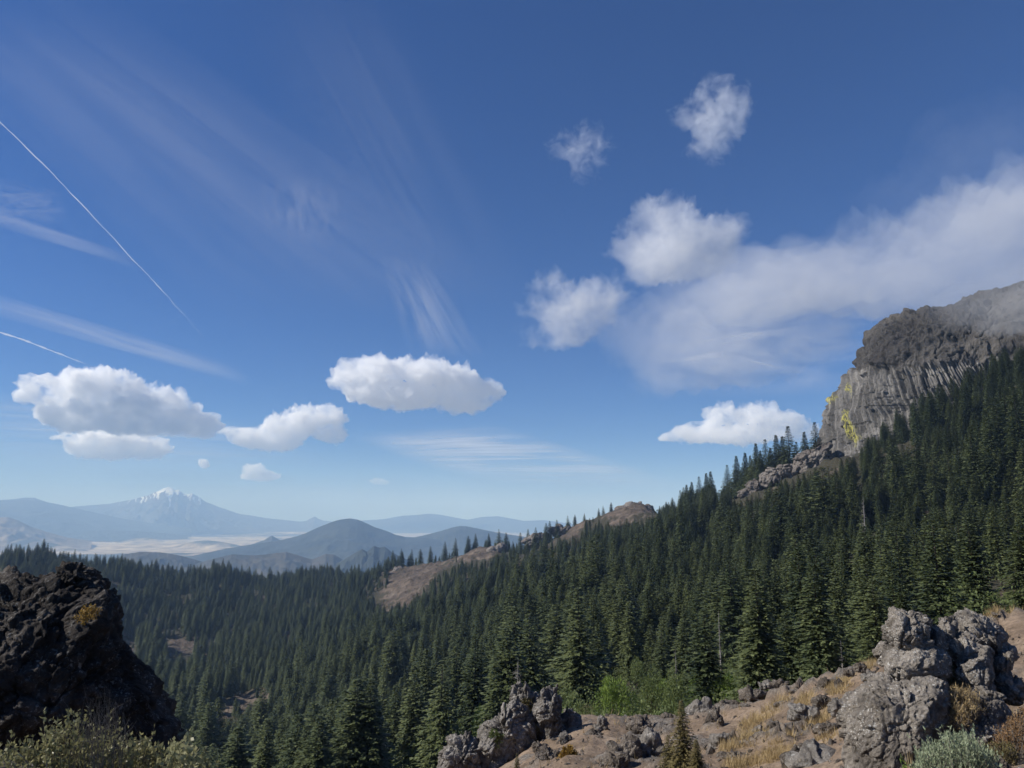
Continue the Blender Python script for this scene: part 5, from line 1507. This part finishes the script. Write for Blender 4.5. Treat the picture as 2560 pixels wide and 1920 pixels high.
cloud('thin veil of mist below the long band', [(1800, 830, 260, 110), (1650, 850, 220, 100), (1950, 800, 220, 100), (2050, 790, 150, 90)], 1000, 2.3, seed=14, group=GM, fall=2.0, nscale=2.6, lo=0.25, hi=0.75, rough_amp=0.15, depth=0.5, dist=0.6, **mist)
cloud('mist drifting across the top of the cliff', [(2520, 735, 150, 60), (2420, 740, 90, 45), (2600, 745, 170, 75), (2660, 730, 150, 70)], 455, 1.4, seed=15, group=GM, fall=2.0, nscale=1.6, lo=0.15, hi=0.7, rough_amp=0.12, depth=0.6, **mist)
cloud('faint dark veil of mist high above the cliff', [(2440, 430, 150, 150), (2300, 500, 200, 90), (2500, 350, 120, 90)], 1300, 0.25, seed=16, group=GM, fall=2.0, nscale=1.6, lo=0.2, hi=0.8, rough_amp=0.12, depth=0.6, **mist)


# cirrus: real thin sheets of ice cloud, level at their own height
def at_height(px, py, z):
    d = ray(px, py)
    return d / d[..., 2:3] * z


def mat_cirrus(name, opac, sx, sy, lo, hi, seed, dist=0.5, warp=0.0):
    t = NT(name)
    uv = t.attr('sheet').outputs['Vector']
    s_ = t.n('ShaderNodeSeparateXYZ', {0: uv})
    mp = t.n('ShaderNodeMapping', {'Vector': uv, 'Location': (seed, seed * 0.7, 0), 'Scale': (sx, sy, 1)}).outputs[0]
    n1 = t.noise(mp, 1.0, 7, 0.62, dist)
    n2 = t.noise(t.n('ShaderNodeMapping', {'Vector': uv, 'Location': (seed * 3, 1, 0), 'Scale': (2.2, 2.2, 1)}).outputs[0], 1.0, 3, 0.5)
    def edge(x):
        c = t.math('SUBTRACT', t.math('MULTIPLY', x, 2.0), 1.0)
        return t.math('SUBTRACT', 1.0, t.math('MULTIPLY', c, c), True)
    e_ = t.math('MULTIPLY', edge(s_.outputs[0]), edge(s_.outputs[1]))
    m = t.n('ShaderNodeMapRange', {0: t.math('ADD', t.math('MULTIPLY', n1, 0.7), t.math('MULTIPLY', n2, 0.3)), 1: lo, 2: hi, 3: 0.0, 4: 1.0}, clamp=True).outputs[0]
    al = t.math('MULTIPLY', t.math('MULTIPLY', m, e_), opac)
    df = t.n('ShaderNodeBsdfDiffuse', {0: (0.9, 0.9, 0.9, 1)}); tl = t.n('ShaderNodeBsdfTranslucent', {0: (0.9, 0.9, 0.9, 1)})
    ad = t.n('ShaderNodeMixShader', {0: 0.55, 1: df.outputs[0], 2: tl.outputs[0]})
    tp = t.n('ShaderNodeBsdfTransparent')
    mx = t.n('ShaderNodeMixShader', {0: al, 1: tp.outputs[0], 2: ad.outputs[0]})
    t.link(mx.outputs[0], t.out.inputs[0])
    return t.m


def cirrus(label, quad, z, opac, sx, sy, lo=0.42, hi=0.72, seed=0, dist=0.5):
    """quad: four photo points (u0v0, u1v0, u1v1, u0v1) whose sight lines meet the cloud level"""
    q = np.array(quad, float)
    u = np.linspace(0, 1, 14)[:, None]; v = np.linspace(0, 1, 14)[None]
    px = (1 - u) * (1 - v) * q[0, 0] + u * (1 - v) * q[1, 0] + u * v * q[2, 0] + (1 - u) * v * q[3, 0]
    py = (1 - u) * (1 - v) * q[0, 1] + u * (1 - v) * q[1, 1] + u * v * q[2, 1] + (1 - u) * v * q[3, 1]
    V = at_height(px, py, z); V[..., 2] += seed * 7
    sh = np.stack([np.broadcast_to(u, px.shape), np.broadcast_to(v, px.shape), 0 * px], -1)
    me = new_mesh('cirrus', V.reshape(-1, 3), grid_faces(14, 14), [mat_cirrus('cirrus', opac, sx, sy, lo, hi, seed, dist)], attrs={'sheet': sh.reshape(-1, 3)})
    link('cirrus', me, label=label, kind='stuff')


cirrus('long streaks of cirrus low over the valley right of the middle', [(840, 1085), (1230, 1055), (1800, 1230), (1180, 1210)], 7000, 1.0, 1.1, 12, 0.34, 0.66, 1)
cirrus('hair-thin cirrus lines just above the horizon', [(100, 1175), (1500, 1200), (1500, 1262), (100, 1262)], 4500, 0.25, 1.0, 7, 0.35, 0.7, 2)
cirrus('cirrus streaks behind the largest cumulus at the left', [(-150, 960), (700, 1060), (900, 1175), (-150, 1140)], 7500, 0.5, 1.2, 11, 0.34, 0.7, 3)
cirrus('faint broad veil of cirrus slanting down from the upper left', [(-300, 60), (200, -60), (1420, 760), (560, 830)], 9000, 0.15, 9, 0.8, 0.30, 0.75, 4)
cirrus('second faint slanting veil of cirrus beside the first', [(500, -50), (950, -60), (1350, 700), (980, 780)], 9050, 0.07, 8, 0.9, 0.32, 0.75, 5)
cirrus('tangled cirrus curls above the middle cumulus', [(940, 640), (1060, 640), (1230, 900), (1020, 900)], 8000, 0.36, 6, 1.4, 0.40, 0.75, 6, 0.9)
cirrus('small feathery cirrus patch left of the middle', [(620, 430), (860, 450), (880, 640), (650, 600)], 8200, 0.17, 5, 1.6, 0.42, 0.75, 7, 1.8)
cirrus('soft old contrail spread wide across the left', [(-80, 715), (-80, 775), (640, 975), (600, 915)], 9200, 0.35, 2.5, 2.0, 0.25, 0.6, 8, 0.6)
cirrus('short spread-out contrail at the left edge', [(-80, 505), (-80, 550), (350, 680), (330, 640)], 9300, 0.25, 2.5, 2.0, 0.28, 0.62, 9, 0.6)
cirrus('fan of cirrus hanging below the mist bank', [(1600, 780), (2250, 740), (2150, 990), (1560, 1000)], 7800, 0.6, 2.0, 3.5, 0.40, 0.72, 10, 1.2)
cirrus('wispy patch of cirrus at the left edge above the short contrail', [(-60, 440), (150, 470), (180, 570), (-60, 570)], 8800, 0.25, 2, 3, 0.4, 0.7, 11, 1.5)
cirrus('pale cirrus haze low at the left', [(-200, 1060), (500, 1090), (900, 1240), (-200, 1240)], 5000, 0.25, 1.0, 4, 0.25, 0.75, 12)


def contrail(label, pts, z, rad, opac, seed):
    p = np.array(pts, float); t_ = np.linspace(0, 1, 90)
    px = np.interp(t_, np.linspace(0, 1, len(p)), p[:, 0]); py = np.interp(t_, np.linspace(0, 1, len(p)), p[:, 1])
    q = np.stack([t_ * 14, 0 * t_, 0 * t_ + seed], -1)
    L_ = at_height(px + noise(q, seed) * 3.0 + noise(q * 3, seed + 1) * 1.2, py, z)
    V, Fc = tube(L_, rad * (0.7 + 0.25 * np.sin(t_ * 40) + 0.4 * noise(q * 2, 3)) * np.interp(t_, [0, 0.75, 1], [1.0, 0.8, 0.35]) * np.linalg.norm(L_, axis=1) / F_PX, 8)
    t = NT('contrail')
    f = t.attr('fade').outputs['Fac']
    df = t.n('ShaderNodeBsdfDiffuse', {0: (0.92, 0.92, 0.92, 1)}); tl = t.n('ShaderNodeBsdfTranslucent', {0: (0.92, 0.92, 0.92, 1)})
    ad = t.n('ShaderNodeMixShader', {0: 0.5, 1: df.outputs[0], 2: tl.outputs[0]}); tp = t.n('ShaderNodeBsdfTransparent')
    mx = t.n('ShaderNodeMixShader', {0: t.math('MULTIPLY', f, opac), 1: tp.outputs[0], 2: ad.outputs[0]})
    t.link(mx.outputs[0], t.out.inputs[0])
    me = new_mesh('contrail', V, Fc, [t.m], attrs={'fade': np.repeat(np.interp(t_, [0, 0.6, 1], [1, 0.8, 0.15]), 8)})
    link('contrail', me, label=label, category='contrail')


contrail('long thin white contrail crossing the left of the sky', [(-40, 268), (60, 362), (190, 495), (310, 625), (400, 720), (440, 765), (512, 845)], 9500, 1.5, 0.30, 1)
contrail('short white contrail ending at the largest cumulus', [(-40, 818), (60, 850), (150, 885), (245, 922)], 9400, 2.6, 0.30, 2)


def build_haze():
    x, y0, y1, z0, z1 = 62000.0, -4000.0, 62000.0, VZ - 120.0, 1085.0
    V = [(sx * x, yy, zz) for sx in (-1, 1) for yy in (y0, y1) for zz in (z0, z1)]
    Fc = [(0, 1, 3, 2), (4, 6, 7, 5), (0, 4, 5, 1), (2, 3, 7, 6), (0, 2, 6, 4), (1, 5, 7, 3)]
    import bmesh
    me = bpy.data.meshes.new('haze'); me.from_pydata(V, [], Fc)
    bm = bmesh.new(); bm.from_mesh(me); bmesh.ops.recalc_face_normals(bm, faces=bm.faces[:]); bm.to_mesh(me); bm.free()
    me.materials.append(mat_volume('haze', 0.000082, 0.0, (0.43, 0.66, 1.0), absorb=(0.45, 0.62, 1.0)))
    link('haze', me, kind='stuff', label='blue summer haze over the valley')


build_haze()
